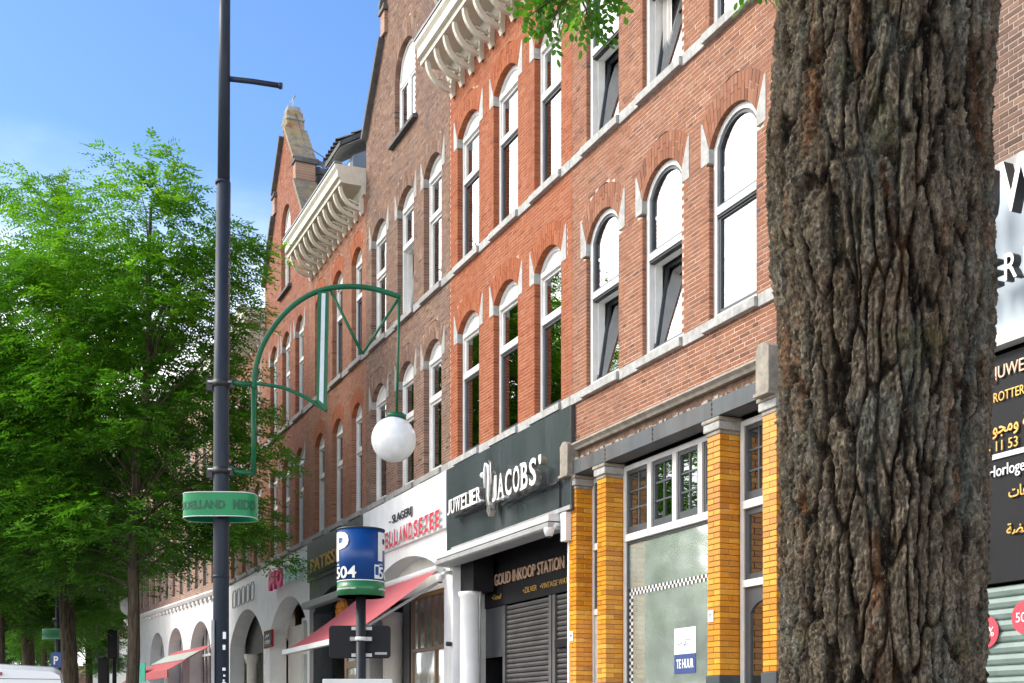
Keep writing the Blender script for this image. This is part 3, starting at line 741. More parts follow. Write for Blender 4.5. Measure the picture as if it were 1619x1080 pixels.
text_obj(pb_, '\uFE95\uFE8D\uFEAE\uFEEB\uFEEE\uFEA0\uFEE3\uFEED \uFE94\uFEE8\uFEF3\uFEAF', 2.56, -.03, 3.76, .76, .15, .01, 'letter_gold', bold=.012, name='lettering')
text_obj(pb_, '010 245 11 53', 2.47, -.03, 3.66, .62, .08, .01, 'letter_gold', name='lettering')
text_obj(pb_, 'Horloges', 2.80, -.03, 3.43, .40, .12, .01, 'letter_white', name='lettering')
text_obj(pb_, '\uFE95\uFE8E\uFECB\uFE8E\uFEB3', 3.00, -.03, 3.27, .30, .09, .01, 'letter_gold', bold=.012, name='lettering')
text_obj(pb_, '\uFE94\uFEC0\uFED3', 2.98, -.03, 2.98, .22, .09, .01, 'letter_gold', bold=.012, name='lettering')
sh0 = MB(); sh0.box(.25, .32, .0, .06, 0, 2.6, 'aluminium_dull').box(4.23, 4.3, 0, .06, 0, 2.6, 'aluminium_dull'); shp = sh0.build('roller_shutter', h0)
sl = None
for k in range(28):
    z = 2.6 - .09 * (k + 1)
    if sl is None:
        s = MB(); s.prism_x([(0, 0), (-.012, .012), (-.022, .045), (-.012, .078), (0, .086), (.012, .086), (.012, 0)], .32, 4.23, 'shutter_green'); sl = s.build('slat', shp, (0, .03, z))
    else:
        c = sl.copy(); COL.objects.link(c); c.parent = shp; c.location = (0, .03, z)
for i, (x, z) in enumerate(((2.74, 2.24), (3.13, 2.33))):
    b = MB(); b.lathe([(.0, 0), (.13, 0), (.13, .004), (0, .005)], 'letter_red', 24, smooth=False); st = b.build('sale_sticker', None)
    st.location = street(U0, 0) + Vector((-DX * x - DY * .0, -DY * x, z)) + (street(0, -.004) - street(0, 0)); st.rotation_euler = (R(90), 0, ROW_ROT)
    tag(st, 'round red sale sticker with white percent figure on green shutter, ' + ('half hidden by the trunk' if i == 0 else 'cut by the right edge'), 'sticker', 'red stickers on the shutter')
    me = text_mesh('50%', .17, .075, .002, 'letter_white'); o = bpy.data.objects.new('lettering', me); COL.objects.link(o); o.parent = st; o.rotation_euler = (R(-90), 0, 0); o.location = (-.085, -.0375, .006)

# ================================================================ salmon brick house with yellow glazed pillars
U1 = 17.85
h1 = house_thing(U1, 'salmon brick house with yellow glazed brick shop pillars and an empty shop to let')
opsA = [Opening(.414, 1.27, A + .02, 7.84, .29), Opening(1.854, 2.73, A + .02, 7.84, .29), Opening(3.29, 4.16, A + .02, 7.84, .29)]
opsB = [Opening(.414, 1.27, B_ + .02, 11.04, .29), Opening(1.854, 2.73, B_ + .02, 11.04, .29), Opening(3.29, 4.16, B_ + .02, 11.04, .29)]
sc1 = px_score(U1)
lay_bricks(h1, .0, 4.497, 5.27, 12.4, opsA + opsB, 'brick_salmon', 'mortar_light', nparts=300, score=sc1, seed=11)
arch_and_stones(h1, opsA + opsB, 'brick_salmon', 'mortar_light', 'stone_pale')
sill_course(h1, 0, 4.497, A, opsA, 'stone_pale'); sill_course(h1, 0, 4.497, B_, opsB, 'stone_pale')
window(h1, opsA[0], 'arch', y=.055, tilt=True); window(h1, opsA[1], 'arch', y=.055, tilt=True); window(h1, opsA[2], 'arch', y=.055, curtain=(.0, .22))
window(h1, opsB[0], 'arch', y=.055, tilt=True); window(h1, opsB[1], 'arch', y=.055, tilt=True, curtain=(0, .3)); window(h1, opsB[2], 'arch', y=.055)
body(h1, 4.5, 4.9, 12.4); cornice(h1, 4.5)
m = MB(); m.prism_x([(.12, 5.268), (-.07, 5.262), (-.09, 5.23), (-.05, 5.20), (-.03, 5.17), (.12, 5.17)], .06, 4.36, 'stone_sand'); m.build('stone_moulding', h1)
m = MB(); m.box(.06, 4.36, .03, .3, 5.03, 5.168, 'rust'); m.build('recess', h1)
r_ = random.Random(5)
m = MB(); 
for k in range(70):
    x = .1 + 4.2 * r_.random(); m.box(x, x + .02 + .07 * r_.random(), -.05 + .04 * r_.random(), .05, 5.025, 5.04 + .03 * r_.random(), 'stone_sand')
m.build('crumbled_mortar', h1, kind='stuff')
for i, (a, b) in enumerate(((.1, 1.02), (1.025, 2.18), (2.185, 3.42), (3.425, 4.36))):
    m = MB(); m.box(a, b, -.06, -.045, 4.84, 5.028, 'steel_beam').box(a, b, -.045, .2, 4.84, 4.86, 'steel_beam').box(a, b, -.045, .2, 5.008, 5.024, 'steel_beam')
    m.build('steel_beam', h1, bevel=.003)
for x in (1.0, 2.16, 3.40):
    m = MB()
    for z in (4.88, 4.935, 4.99): m.lathe([(0, 0), (.012, .004), (.014, .012)], 'rust', 8, x + .02, 0); 
    m = MB()
    for z in (4.88, 4.935, 4.99): m.box(x + .012, x + .034, -.07, -.06, z - .011, z + .011, 'rust')
    m.build('rivet', h1)
for x0, x1, tz in ((-.10, .13, 5.30), (4.33, 4.55, 5.36)):
    c = MB(); c.prism([(x0, 4.86), (x1, 4.86), (x1, tz - .05), ((x0 + x1) / 2 + .03, tz), ((x0 + x1) / 2 - .03, tz), (x0, tz - .05)], -.14, .10, 'stone_sand')
    c.box(x0 - .02, x1 + .02, -.16, .10, 4.82, 4.858, 'stone_sand'); c.build('stone_console', h1, bevel=.008)
PIL = [(-.06, .15), (.74, .97), (3.28, 3.52), (4.29, 4.52)]
gb = []; rg = random.Random(21)
for pi, (a, b) in enumerate(PIL):
    MB().box(a + .008, b - .008, -.012, .25, 2.03, 4.66, 'mortar_dark').build('pillar_core', h1)
    MB().box(a - .012, b + .012, -.035, .26, 0, 2.03, 'paint_slate').build('pillar_base', h1, bevel=.006)
    c = MB(); c.box(a - .01, b + .01, -.03, .25, 4.655, 4.70, 'stone_sand'); c.box(a - .035, b + .035, -.055, .25, 4.70, 4.79, 'stone_pale'); c.box(a - .05, b + .05, -.07, .25, 4.79, 4.835, 'stone_sand')
    c.build('capital', h1, bevel=.012)
    for k in range(42):
        z = 2.034 + k * .0625; W = b - a
        if k % 2: pcs = [(a, b, -.02, .10), (a, b, .108, .25)]
        else: pcs = [(a, a + W / 2 - .003, -.02, .25), (a + W / 2 + .003, b, -.02, .25)]
        for (p, q, y0, y1) in pcs: gb.append((p, q, y0, y1, z, min(.999, max(0, rg.gauss(.5, .25))), pi))
stf = MB()
for i, (p, q, y0, y1, z, tn, pi) in enumerate(gb):
    if i < 300:
        o = bpy.data.objects.new('glazed_brick', brick_proto('brick_glazed', int(tn * 8))); COL.objects.link(o); o.parent = h1
        o.location = (p, y0, z); o.scale = (q - p, y1 - y0, .0555)
    else: stf.box(p, q, y0, y1, z, z + .0555, 'brick_glazed', tn)
stf.build('glazed_bricks', h1, kind='stuff')
# shop joinery, 0.22 m behind the pillars
fy = .23
def leaded(parent_th, x0, x1, z0, z1, y, cols=2, rows=3):
    m = MB(); rect_ring(m, x0, x1, z0, z1, .045, y, y + .05, 'sash_grey'); m.box(x0 + .045, x1 - .045, y, y + .05, z0 + .045, z0 + .09, 'sash_grey')
    s = m.build('casement', parent_th)
    b = MB()
    for i in range(1, cols):
        x = x0 + .045 + (x1 - x0 - .09) * i / cols; b.box(x - .011, x + .011, y + .012, y + .04, z0 + .09, z1 - .045, 'sash_grey')
    for i in range(1, rows):
        z = z0 + .09 + (z1 - z0 - .135) * i / rows; b.box(x0 + .045, x1 - .045, y + .010, y + .042, z - .011, z + .011, 'sash_grey')
    b.build('glazing_bars', s)
    MB().box(x0 + .04, x1 - .04, y + .026, y + .030, z0 + .08, z1 - .04, 'glass_mid').build('pane', s)
m = MB(); rect_ring(m, .98, 3.30, .5, 4.80, .065, fy, fy + .09, 'paint_white')
m.box(1.045, 3.235, fy - .02, fy + .08, 3.83, 3.92, 'paint_white')
for x in (1.63, 2.21, 2.76): m.box(x - .045, x + .045, fy - .008, fy + .08, 3.92, 4.735, 'paint_white')
big = m.build('shop_window', h1, bevel=.005)
for a, b in ((1.05, 1.58), (1.68, 2.16), (2.26, 2.71), (2.81, 3.23)): leaded(big, a, b, 3.925, 4.73, fy + .02)
MB().box(1.04, 3.24, fy + .04, fy + .048, .56, 3.84, 'glass_shop').build('pane', big)
m = MB(); rect_ring(m, 1.046, 3.234, .566, 3.829, .03, fy + .02, fy + .05, 'sash_grey'); m.build('inner_trim', big)
m = MB(); rect_ring(m, 3.54, 4.31, .1, 4.80, .065, fy, fy + .09, 'paint_white'); m.box(3.605, 4.245, fy - .02, fy + .08, 3.83, 3.92, 'paint_white'); m.box(3.605, 4.245, fy - .02, fy + .08, 2.98, 3.06, 'paint_white')
dw = m.build('door_frame', h1, bevel=.005)
leaded(dw, 3.61, 4.24, 3.925, 4.73, fy + .02, 3, 3)
m = MB(); rect_ring(m, 3.61, 4.24, 3.065, 3.825, .06, fy + .02, fy + .07, 'sash_grey'); s = m.build('casement', dw)
MB().box(3.66, 4.19, fy + .04, fy + .045, 3.12, 3.77, 'glass_mid').build('pane', s)
dop = Opening(3.70, 4.15, 1.1, 2.70, .12)
m = MB(); m.ring([(3.61, .1), (4.24, .1)] + [(4.24 - .63 * i / 10, 2.975) for i in range(11)], [(3.70, 1.1), (4.15, 1.1)] + dop.arc(0)[::-1], fy + .02, fy + .07, 'sash_grey')
dr = m.build('door', h1); MB().box(3.69, 4.16, fy + .04, fy + .045, 1.09, 2.83, 'glass_mid').build('pane', dr)
MB().box(3.60, 4.25, fy + .02, fy + .10, .12, .3, 'aluminium').build('kick_plate', dr)
m = MB(); rect_ring(m, .12, .76, .1, 4.80, .065, fy, fy + .09, 'paint_white'); m.box(.185, .695, fy - .02, fy + .08, 3.83, 3.92, 'paint_white'); m.box(.185, .695, fy - .02, fy + .08, 2.96, 3.04, 'paint_white')
sd_ = m.build('side_door_frame', h1, bevel=.005); leaded(sd_, .19, .69, 3.925, 4.73, fy + .02)
m = MB(); rect_ring(m, .19, .69, 3.045, 3.825, .05, fy + .02, fy + .07, 'sash_grey'); s = m.build('casement', sd_); MB().box(.23, .65, fy + .04, fy + .045, 3.09, 3.78, 'glass_mid').build('pane', s)
m = MB(); m.box(.19, .69, fy + .02, fy + .07, .12, 2.955, 'paint_white'); m.box(.27, .61, fy + .008, fy + .02, 1.7, 2.85, 'paint_white'); sdr = m.build('side_door', h1, bevel=.004)
MB().tube([(.63, fy - .03, 1.1), (.63, fy - .03, 1.5)], .012, 'letter_bronze').build('handle', sdr)
# inside the empty shop
MB().box(.1, 4.4, 4.4, 4.5, 0, 4.8, 'interior_mid').box(.1, .2, .4, 4.5, 0, 4.8, 'interior_mid').box(4.3, 4.4, .4, 4.5, 0, 4.8, 'interior_mid').box(.1, 4.4, .35, 4.5, 4.78, 4.86, 'interior_dark').box(.1, 4.4, .35, 4.5, 0.05, .12, 'interior_mid').build('shop_room', h1)
MB().box(1.35, 1.62, 1.0, 1.25, .1, 4.7, 'interior_tan').build('inner_column', h1)
MB().box(1.9, 4.2, 2.6, 3.2, .1, 1.95, 'plaster_white').build('counter', h1)
# chequered tape along the top and the left of the big pane
tp = thing('chequered_tape', 'black and white chequered tape along the top and left of the shop pane', 'tape', street(U1), ROW_ROT)
m = MB(); s = .042
for i in range(51):
    for j in range(2):
        m.box(1.08 + i * s, 1.08 + (i + 1) * s - .001, fy + .036 , fy + .039, 3.14 + j * s, 3.14 + (j + 1) * s - .001, 'letter_black' if (i + j) % 2 else 'paint_white')
for k in range(60):
    for j in range(2):
        m.box(1.08 + j * s, 1.08 + (j + 1) * s - .001, fy + .036, fy + .039, 3.14 - (k + 1) * s, 3.14 - k * s - .001, 'letter_black' if (k + j) % 2 == 0 else 'paint_white')
m.build('squares', tp)
po = thing('rental_poster', 'white and dark blue letting poster stuck inside the empty shop window', 'poster', street(U1), ROW_ROT)
MB().box(2.15, 2.61, fy + .034, fy + .037, 2.33, 2.64, 'paper').box(2.15, 2.61, fy + .034, fy + .037, 2.10, 2.33, 'poster_blue').build('sheet', po)
text_obj(po, 'TE HUUR', 2.20, fy + .033, 2.16, .37, .11, .002, 'paper', bold=.02)
m = MB(); m.tube([(2.22, fy + .031, 2.44), (2.30, fy + .031, 2.46), (2.38, fy + .031, 2.44), (2.42, fy + .031, 2.50), (2.50, fy + .031, 2.49)], .004, 'poster_blue', 6); m.tube([(2.30, fy + .031, 2.41), (2.36, fy + .031, 2.42), (2.46, fy + .031, 2.46)], .003, 'poster_blue', 6); m.build('logo', po)
for (x, z, t_, lab) in ((3.31, 2.62, '77', 'small white number plate on the tall yellow pillar right of the shop window'), (-.02, 2.62, '79', 'small white number plate on the leftmost yellow pillar')):
    np_ = thing('number_plate', lab, 'number plate', street(U1), ROW_ROT); MB().box(x, x + .10, -.034, -.021, z, z + .13, 'paper').build('plate', np_, bevel=.003)
    text_obj(np_, t_, x + .025, -.036, z + .04, .05, .05, .002, 'letter_dark')

# ================================================================ orange house with the black jeweller's front
U2 = 22.35
h2 = house_thing(U2, 'bright orange brick house above the dark green jeweller shop front')
opsA = [Opening(.35, 1.27, A + .02, 8.0, .23), Opening(1.85, 2.75, A + .02, 8.0, .23), Opening(3.32, 4.17, A + .02, 8.0, .23)]
opsB = [Opening(.35, 1.27, B_ + .02, 11.25, .23), Opening(1.85, 2.75, B_ + .02, 11.25, .23), Opening(3.32, 4.17, B_ + .02, 11.25, .23)]
lay_bricks(h2, .003, 4.497, A + .004, 12.5, opsA + opsB, 'brick_orange', 'mortar_warm', nparts=300, score=px_score(U2), seed=12)
arch_and_stones(h2, opsA + opsB, 'brick_orange', 'mortar_warm', 'stone_pale')
sill_course(h2, 0, 4.497, A, opsA, 'stone_pale'); sill_course(h2, 0, 4.497, B_, opsB, 'stone_pale')
for i, o in enumerate(opsA): window(h2, o, 'dark', y=.09, curtain=(.0, .28))
for i, o in enumerate(opsB): window(h2, o, 'dark', y=.09, curtain=((.0, .3), (.0, .35), None)[i])
body(h2, 4.5, 4.4, 12.5); cornice(h2, 4.5, nb=11)
MB().prism_x([(.05, 12.86), (1.1, 15.3), (9, 15.4), (9, 12.86)], .1, 4.4, 'far_red').build('mansard_roof', h2)
tiles(h2, (.1, -.02, 12.86), (4.3, 0, 0), (0, 1.08, 2.5), 20, 9)
# shop: white column, soffit, black board, shutters set back
ry = .6
MB().box(4.36, 4.49, .0, .5, 0, 4.5, 'plaster_white').build('right_pilaster', h2)
MB().box(.02, .14, .0, .6, 0, 4.5, 'plaster_white').build('left_pilaster', h2)
m = MB(); m.lathe([(.21, 0), (.21, .3), (.185, .34), (.175, 2), (.17, 3.60), (.19, 3.62), (.20, 3.66), (.20, 3.70)], 'plaster_white', 28, .42, .2); m.build('column', h2)
MB().box(.0, 4.5, .02, 3, 4.36, 5.79, 'panel_black').build('shop_soffit', h2)
MB().box(.14, .70, .14, .5, 3.70, 4.36, 'panel_black').build('column_block', h2)
MB().box(.02, 4.40, 2.5, 2.6, 0, 4.36, 'panel_black').box(.02, .12, .6, 2.5, 0, 4.36, 'panel_black').build('shop_room', h2)
bd = thing('shop_board', 'black board with copper gold-buying letters above the charcoal roller shutters', 'sign', street(U2), ROW_ROT)
MB().box(.12, 4.36, ry - .02, ry + .05, 3.46, 4.36, 'panel_black').build('board', bd)
text_obj(bd, 'GOUD INKOOP STATION', .65, ry - .05, 3.79, 2.56, .19, .02, 'letter_copper', bold=.0)
text_obj(bd, '\u2022Goud', .48, ry - .03, 3.57, .38, .085, .006, 'letter_gold'); text_obj(bd, '\u2022ZILVER', 1.72, ry - .03, 3.57, .50, .085, .006, 'letter_gold'); text_obj(bd, '\u2022VINTAGE WATCHES', 2.34, ry - .03, 3.57, 1.25, .085, .006, 'letter_gold')
slat = None
for (x0, x1) in ((.98, 2.60), (2.82, 4.30)):
    m = MB(); m.box(x0 - .09, x0, ry - .02, ry + .08, 0, 3.45, 'shutter_dark').box(x1, x1 + .09, ry - .02, ry + .08, 0, 3.45, 'shutter_dark'); rs = m.build('roller_shutter', h2)
    s = MB(); s.prism_x([(0, 0), (-.012, .008), (-.028, .035), (-.020, .062), (0, .070), (.012, .070), (.012, 0)], x0, x1, 'shutter_dark'); s0 = s.build('slat', rs, (0, ry + .04, 3.45 - .08))
    for k in range(1, 42):
        c = s0.copy(); COL.objects.link(c); c.parent = rs; c.location = (0, ry + .04, 3.45 - .08 * (k + 1))
MB().box(.13, .88, ry + .0, ry + .06, 2.62, 3.45, 'paint_slate').build('infill_panel', h2)
MB().box(.20, .88, ry + .3, ry + .36, 0, 2.60, 'panel_black').build('door', h2)
MB().box(2.85, 4.20, ry - .045, ry - .012, 2.64, 2.76, 'panel_black').box(4.25, 4.37, .1, ry - .02, 2.62, 2.74, 'panel_black').build('shutter_latch', h2)
MB().tube([(.60, .30, 2.6), (.60, .30, 4.36)], .018, 'aluminium_dull').build('conduit', h2)
MB().tube([(.10, -.02, 2.85), (.10, -.10, 2.85)], .04, 'letter_black').build('flood_lamp', h2)
sg = thing('shop_sign', 'dark green-grey fascia board with raised white jeweller lettering and crest', 'sign', street(U2), ROW_ROT)
for a, b in ((.03, 2.24), (2.244, 4.60)): MB().box(a, b, -.07, .0, 4.38, 5.79, 'panel_green').build('panel', sg, bevel=.004)
def serif(parent, s, x, z, w, h, y, d, front, side, nm='letter'):
    gap = w / len(s); wid = {'J': .75, 'I': .45, 'W': 1.25, 'E': .9, 'L': .85}; tot = sum(wid.get(c, 1) for c in s); xx = x
    for c in s:
        cw = w * wid.get(c, 1) / tot
        if c == "'": text_obj(parent, c, xx + cw * .1, y, z + h * .66, cw * .3, h * .34, d, front, side, bold=.01, name=nm)
        else:
            o = text_obj(parent, c, xx, y, z, cw * .82, h, d, front, side, bold=.02, name=nm)
            sf = MB(); W_ = cw * .82
            for fx, top in {'J': ((.75, 1),), 'U': ((.14, 1), (.86, 1)), 'W': ((.08, 1), (.92, 1), (.5, 1)), 'E': ((.1, 1), (.1, 0)), 'L': ((.12, 1), (.12, 0)), 'I': ((.5, 1), (.5, 0)), 'R': ((.1, 1), (.12, 0), (.9, 0)), 'A': ((.1, 0), (.9, 0)), 'B': ((.08, 1), (.08, 0))}.get(c, ()):
                hw = .20 * W_ if c != 'I' else .9 * W_; zz = z + (h - .03 if top else 0)
                sf.box(xx + fx * W_ - hw, xx + fx * W_ + hw, y - d - .002, y - .01, zz, zz + .03, front)
            if sf.v: sf.build('serif', parent, kind='stuff')
        xx += cw
serif(sg, 'JUWELIER', .62, 4.91, 1.42, .24, -.22, .07, 'letter_white', 'letter_bronze')
serif(sg, "JACOBS'", 2.54, 4.80, 1.84, .38, -.24, .09, 'letter_white', 'letter_bronze')
m = MB(); m.bar((.6, -.13, 4.895), (2.0, -.13, 4.895), .05, .03, 'letter_dark'); m.bar((2.5, -.13, 4.785), (4.35, -.13, 4.785), .05, .03, 'letter_dark'); m.bar((4.30, -.09, 5.2), (4.30, -.09, 4.42), .02, .02, 'letter_dark'); m.build('letter_rail', sg)
# crest: oval shield with horns and ball
m = MB(); cx = 2.27
m.lathe([(.0, -.035), (.15, -.035), (.17, -.01), (.17, .03), (0, .035)], 'letter_bronze', 28)
m.v = [(cx + x, -.22 + zz, 5.02 + y * 1.9) for (x, y, zz) in m.v]
m.tube([(cx - .16, -.25, 5.1), (cx - .17, -.26, 5.32), (cx - .10, -.27, 5.45), (cx, -.27, 5.40), (cx + .02, -.27, 5.2), (cx, -.27, 4.95), (cx + .06, -.27, 4.80)], .028, 'letter_white', 8)
m.tube([(cx + .02, -.26, 5.47), (cx + .1, -.27, 5.42), (cx + .12, -.27, 5.15), (cx + .08, -.27, 4.85)], .022, 'letter_bronze', 8)
m.prism([(cx - .07, 4.72), (cx, 4.64), (cx + .08, 4.72), (cx + .06, 4.80), (cx - .06, 4.80)], -.27, -.18, 'letter_bronze')
m.build('crest', sg)
m = MB(); m.lathe([(0, -.05), (.035, -.035), (.05, 0), (.035, .035), (0, .05)], 'letter_white', 14); m.v = [(cx - .21 + x, -.27 + y, 5.30 + z) for x, y, z in m.v]; m.build('crest_ball', sg)
aw = thing('awning_cassette', 'closed white awning cassette under the dark jeweller fascia', 'awning', street(U2), ROW_ROT)
m = MB(); m.prism_x([(0, 4.14), (-.24, 4.16), (-.27, 4.18), (-.27, 4.245), (-.255, 4.25), (0, 4.25)], .0, 4.30, 'aluminium_dull'); m.build('front_rail', aw, bevel=.004)
m = MB(); m.prism_x([(0, 4.265), (-.26, 4.265), (-.26, 4.345), (-.20, 4.37), (0, 4.375)], .0, 4.30, 'aluminium'); m.build('housing', aw, bevel=.004)
m = MB(); m.box(.01, 4.29, -.235, 0, 4.25, 4.265, 'letter_black'); m.build('gap', aw)
m = MB(); m.box(.3, 4.62, -.10, -.071, 4.385, 4.44, 'aluminium_dull'); m.build('rain_strip', aw)
def camera_dome(x, y, z, lab):
    t = thing('security_camera', lab, 'camera', street(U2), ROW_ROT)
    m = MB(); m.tube([(x, y + .12, z + .10), (x, y, z + .10), (x - .03, y - .06, z + .02)], [.035, .035, .05], 'paint_white', 12); m.build('arm', t)
    m = MB(); m.lathe([(0.001, -.07), (.05, -.055), (.07, 0), (.075, .03), (.07, .06), (0.001, .075)], 'paint_white', 18, x - .04, y - .08); m.v = [(a, b, c + z) for a, b, c in m.v]; m.build('housing', t)
    m = MB(); m.lathe([(0.001, -.075), (.03, -.068), (.045, -.05)], 'letter_black', 14, x - .04, y - .08); m.v = [(a, b, c + z - .01) for a, b, c in m.v]; m.build('lens', t)
camera_dome(4.28, -.14, 4.12, 'white dome camera under the right end of the jeweller awning')
camera_dome(.10, -.12, 3.95, 'white dome camera above the round white column')
MB().box(4.34, 4.50, -.10, .0, 3.98, 4.37, 'plaster_white').build('junction_box', h2, bevel=.01)

# ================================================================ purple-brown gabled house above the butcher
U3 = 27.0
def gable_prof(w, base=13.4):
    c = w / 2; L = [(0, base), (1.15, 14.9), (1.15, 15.45), (c - .24, 16.6), (c - .24, 16.95)]
    def f(z):
        if z < base: return (0, w)
        for (xa, za), (xb, zb) in zip(L, L[1:]):
            if za <= z < zb and zb > za: x = xa + (xb - xa) * (z - za) / (zb - za); return (x, w - x)
        return (c - .05, c + .05)
    return f, L
def gable(th, w, brick, mortar, ops, z0, seed, coping='coping_dark'):
    f, L = gable_prof(w)
    lay_bricks(th, 0, w, z0, 16.9, ops, brick, mortar, gable=f, seed=seed)
    pts = L + [(w - x, z) for x, z in L[::-1]]
    m = MB()
    # thick gable slab behind the brick face, convex pieces
    for (xa, za), (xb, zb) in zip(L, L[1:]):
        if zb > za: m.prism([(xa, za), (w - xa, za), (w - xb, zb), (xb, zb)], .135, .42, 'gable_brick')
    m.build('gable_wall', th)
    for sgn in (0, 1):
        X = (lambda x: x) if sgn == 0 else (lambda x: w - x)
        c = coping if sgn == 0 else 'stone_lichen'
        for i, ((xa, za), (xb, zb)) in enumerate(zip(L, L[1:])):
            if xb == xa: continue
            s = MB(); s.bar((X(xa) , .18, za + .03), (X(xb), .18, zb + .03), .60, .09, c, up=(0, 0, 1)); s.build('coping', th, bevel=.01)
        for (xx, z) in ((1.15, 14.95),):
            s = MB(); a, b = sorted((X(xx - .10), X(xx + .24)))
            s.box(a + .05, b - .05, -.06, .44, z, z + .42, brick if False else 'gable_brick'); s.build('shoulder', th)
            s = MB(); s.box(a, b, -.10, .48, z + .42, z + .50, 'coping_dark'); s.box(a + .03, b - .03, -.08, .46, z + .50, z + .56, 'coping_dark'); s.build('shoulder_cap', th, bevel=.01)
    c = w / 2; s = MB(); s.box(c - .25, c + .25, -.04, .40, 16.72, 17.12, 'stone_lichen'); s.box(c - .30, c + .30, -.06, .44, 16.86, 16.96, 'stone_grey'); s.box(c - .18, c + .18, .0, .36, 17.12, 17.28, 'stone_grey'); s.build('finial_block', th, bevel=.05)
h3 = house_thing(U3, 'purple-brown brick house with tall gable window above the butcher shop')
opsA = [Opening(.35, 1.27, A + .02, 8.0, .25), Opening(1.95, 2.85, A + .02, 8.0, .25), Opening(3.38, 4.26, A + .02, 8.0, .25)]
opsB = [Opening(.35, 1.27, B_ + .02, 11.25, .25), Opening(1.95, 2.85, B_ + .02, 11.25, .25), Opening(3.38, 4.26, B_ + .02, 11.25, .25)]
opG = Opening(1.80, 2.92, 12.62, 13.72, .56, ring=.36, stones=False)
gable(h3, 4.65, 'brick_purple', 'mortar_grey', opsA + opsB + [opG], A + .004, 13)
arch_and_stones(h3, opsA + opsB + [opG], 'brick_purple', 'mortar_grey', 'stone_grey')
sill_course(h3, 0, 4.65, A, opsA, 'stone_grey'); sill_course(h3, 0, 4.65, B_, opsB, 'stone_grey')
MB().prism_x([(-.10, 12.50), (.14, 12.50), (.14, 12.64), (-.10, 12.56)], 1.66, 3.06, 'coping_dark').build('sill_stone', h3)
for o in opsA: window(h3, o, 'white', y=.10, curtain=(.1, 1), glass='glass_mid')
for i, o in enumerate(opsB): window(h3, o, 'white', y=.10, curtain=(.1, .9) if i != 1 else None, tilt=(i == 1), glass='glass_mid')
# pointed three-light gable window
m = MB(); m.ring(opG.outline(0, 12.66), opG.outline(.06, 12.72), .09, .18, 'paint_white'); m.box(1.86, 2.86, .085, .17, 13.60, 13.68, 'paint_white'); m.box(2.33, 2.39, .09, .17, 12.72, 13.60, 'paint_white')
gw = m.build('window', h3, bevel=.004)
for a, b in ((1.86, 2.33), (2.39, 2.86)): 
    s = MB(); rect_ring(s, a, b, 12.72, 13.60, .04, .10, .15, 'paint_white'); s.build('sash', gw); MB().box(a + .03, b - .03, .12, .125, 12.75, 13.57, 'glass_upper').build('pane', gw)
MB().prism([(1.85, 13.67), (2.87, 13.67)] + opG.arc(.05)[::-1], .11, .15, 'paint_white').build('head_panel', gw)
body(h3, 4.65, 4.8, 13.4)
MB().prism([(.25, 13.0), (4.40, 13.0), (2.33, 16.1)], .43, 9, 'tile_dark').build('roof', h3)
zf = MB(); zf.prism_x([(.10, 12.9), (.60, 12.9), (.60, 15.2), (.45, 15.2)], 4.2, 4.6, 'zinc'); zf.v = [(x - (z - 12.9) * .62, y, z) for x, y, z in zf.v]; zf.build('zinc_flashing', h3)
MB().box(.0, .22, 0, .45, 0, 4.2, 'plaster_white').build('left_pier', h3)
plaster_front(h3, 4.65, 5.79, .22, 4.38, 4.12, .49, 'plaster_white', zb=0)
m = MB(); m.box(.2, 4.4, .34, .40, 3.95, 4.75, 'plaster_cream'); m.build('arch_panel', h3)
MB().box(.02, 4.63, 3.0, 3.1, 0, 4.8, 'interior_dark').build('shop_room', h3)
shopfront(h3, 1.70, 4.30, .4, 3.95, .36, 2, 2.86, 'wood_honey', top_div=7, t=.075, name='wooden_shop_window')
m = MB(); m.lathe([(.2, 0), (.2, 3.5), (.23, 3.55), (.23, 3.7)], 'plaster_cream', 24, .95, .25); m.build('column', h3)
MB().box(1.25, 1.60, .36, .42, 0, 3.95, 'paint_slate').build('side_panel', h3)
t = thing('globe_lamp', 'round white lamp globe hanging behind the wooden butcher window', 'lamp', street(U3), ROW_ROT)
m = MB(); m.lathe([(0.001, -.13), (.08, -.10), (.13, 0), (.08, .10), (0.001, .13)], 'opal', 20, 2.7, 1.0); m.v = [(a, b, c + 3.25) for a, b, c in m.v]; m.tube([(2.7, 1.0, 3.38), (2.7, 1.0, 4.7)], .01, 'letter_black', 6); m.build('globe', t)
sg = thing('shop_sign', 'white butcher fascia board with black and red condensed lettering', 'sign', street(U3), ROW_ROT)
MB().box(.0, 4.64, -.07, -.002, 4.83, 5.79, 'plaster_white').build('panel', sg, bevel=.005)
text_obj(sg, '- SLAGERIJ', 1.72, -.085, 5.26, 1.30, .20, .012, 'letter_black', bold=.004)
cols = ['letter_red'] * 12
xx = 1.30
for i, c in enumerate('HELLANDSEZEE'):
    text_obj(sg, c, xx, -.10, 4.86, .20, .30, .03, 'letter_red', 'paint_white', bold=.03, name='letter'); xx += .272
aw = thing('shop_awning', 'sun-faded red awning sloping out over the butcher window', 'awning', street(U3), ROW_ROT)
axl, axr, ap, az0, az1 = .25, 4.42, 1.75, 4.16, 2.93
m = MB(); n = 16
for i in range(n + 1):
    x = axl + (axr - axl) * i / n
    for j in range(7):
        t_ = j / 6; m.v.append((x, -.10 - (ap - .1) * t_, az0 + (az1 - az0) * t_ - .05 * math.sin(math.pi * t_) - (.012 * math.sin(i * 1.9) * math.sin(math.pi * t_))))
for i in range(n):
    for j in range(6):
        b = i * 7 + j; m.face([b, b + 7, b + 8, b + 1], 'awning_red', .5, True)
m.build('fabric', aw)
MB().box(axl - .02, axr + .02, -ap - .05, -ap + .05, az1 - .07, az1 + .03, 'aluminium').build('front_bar', aw, bevel=.01)
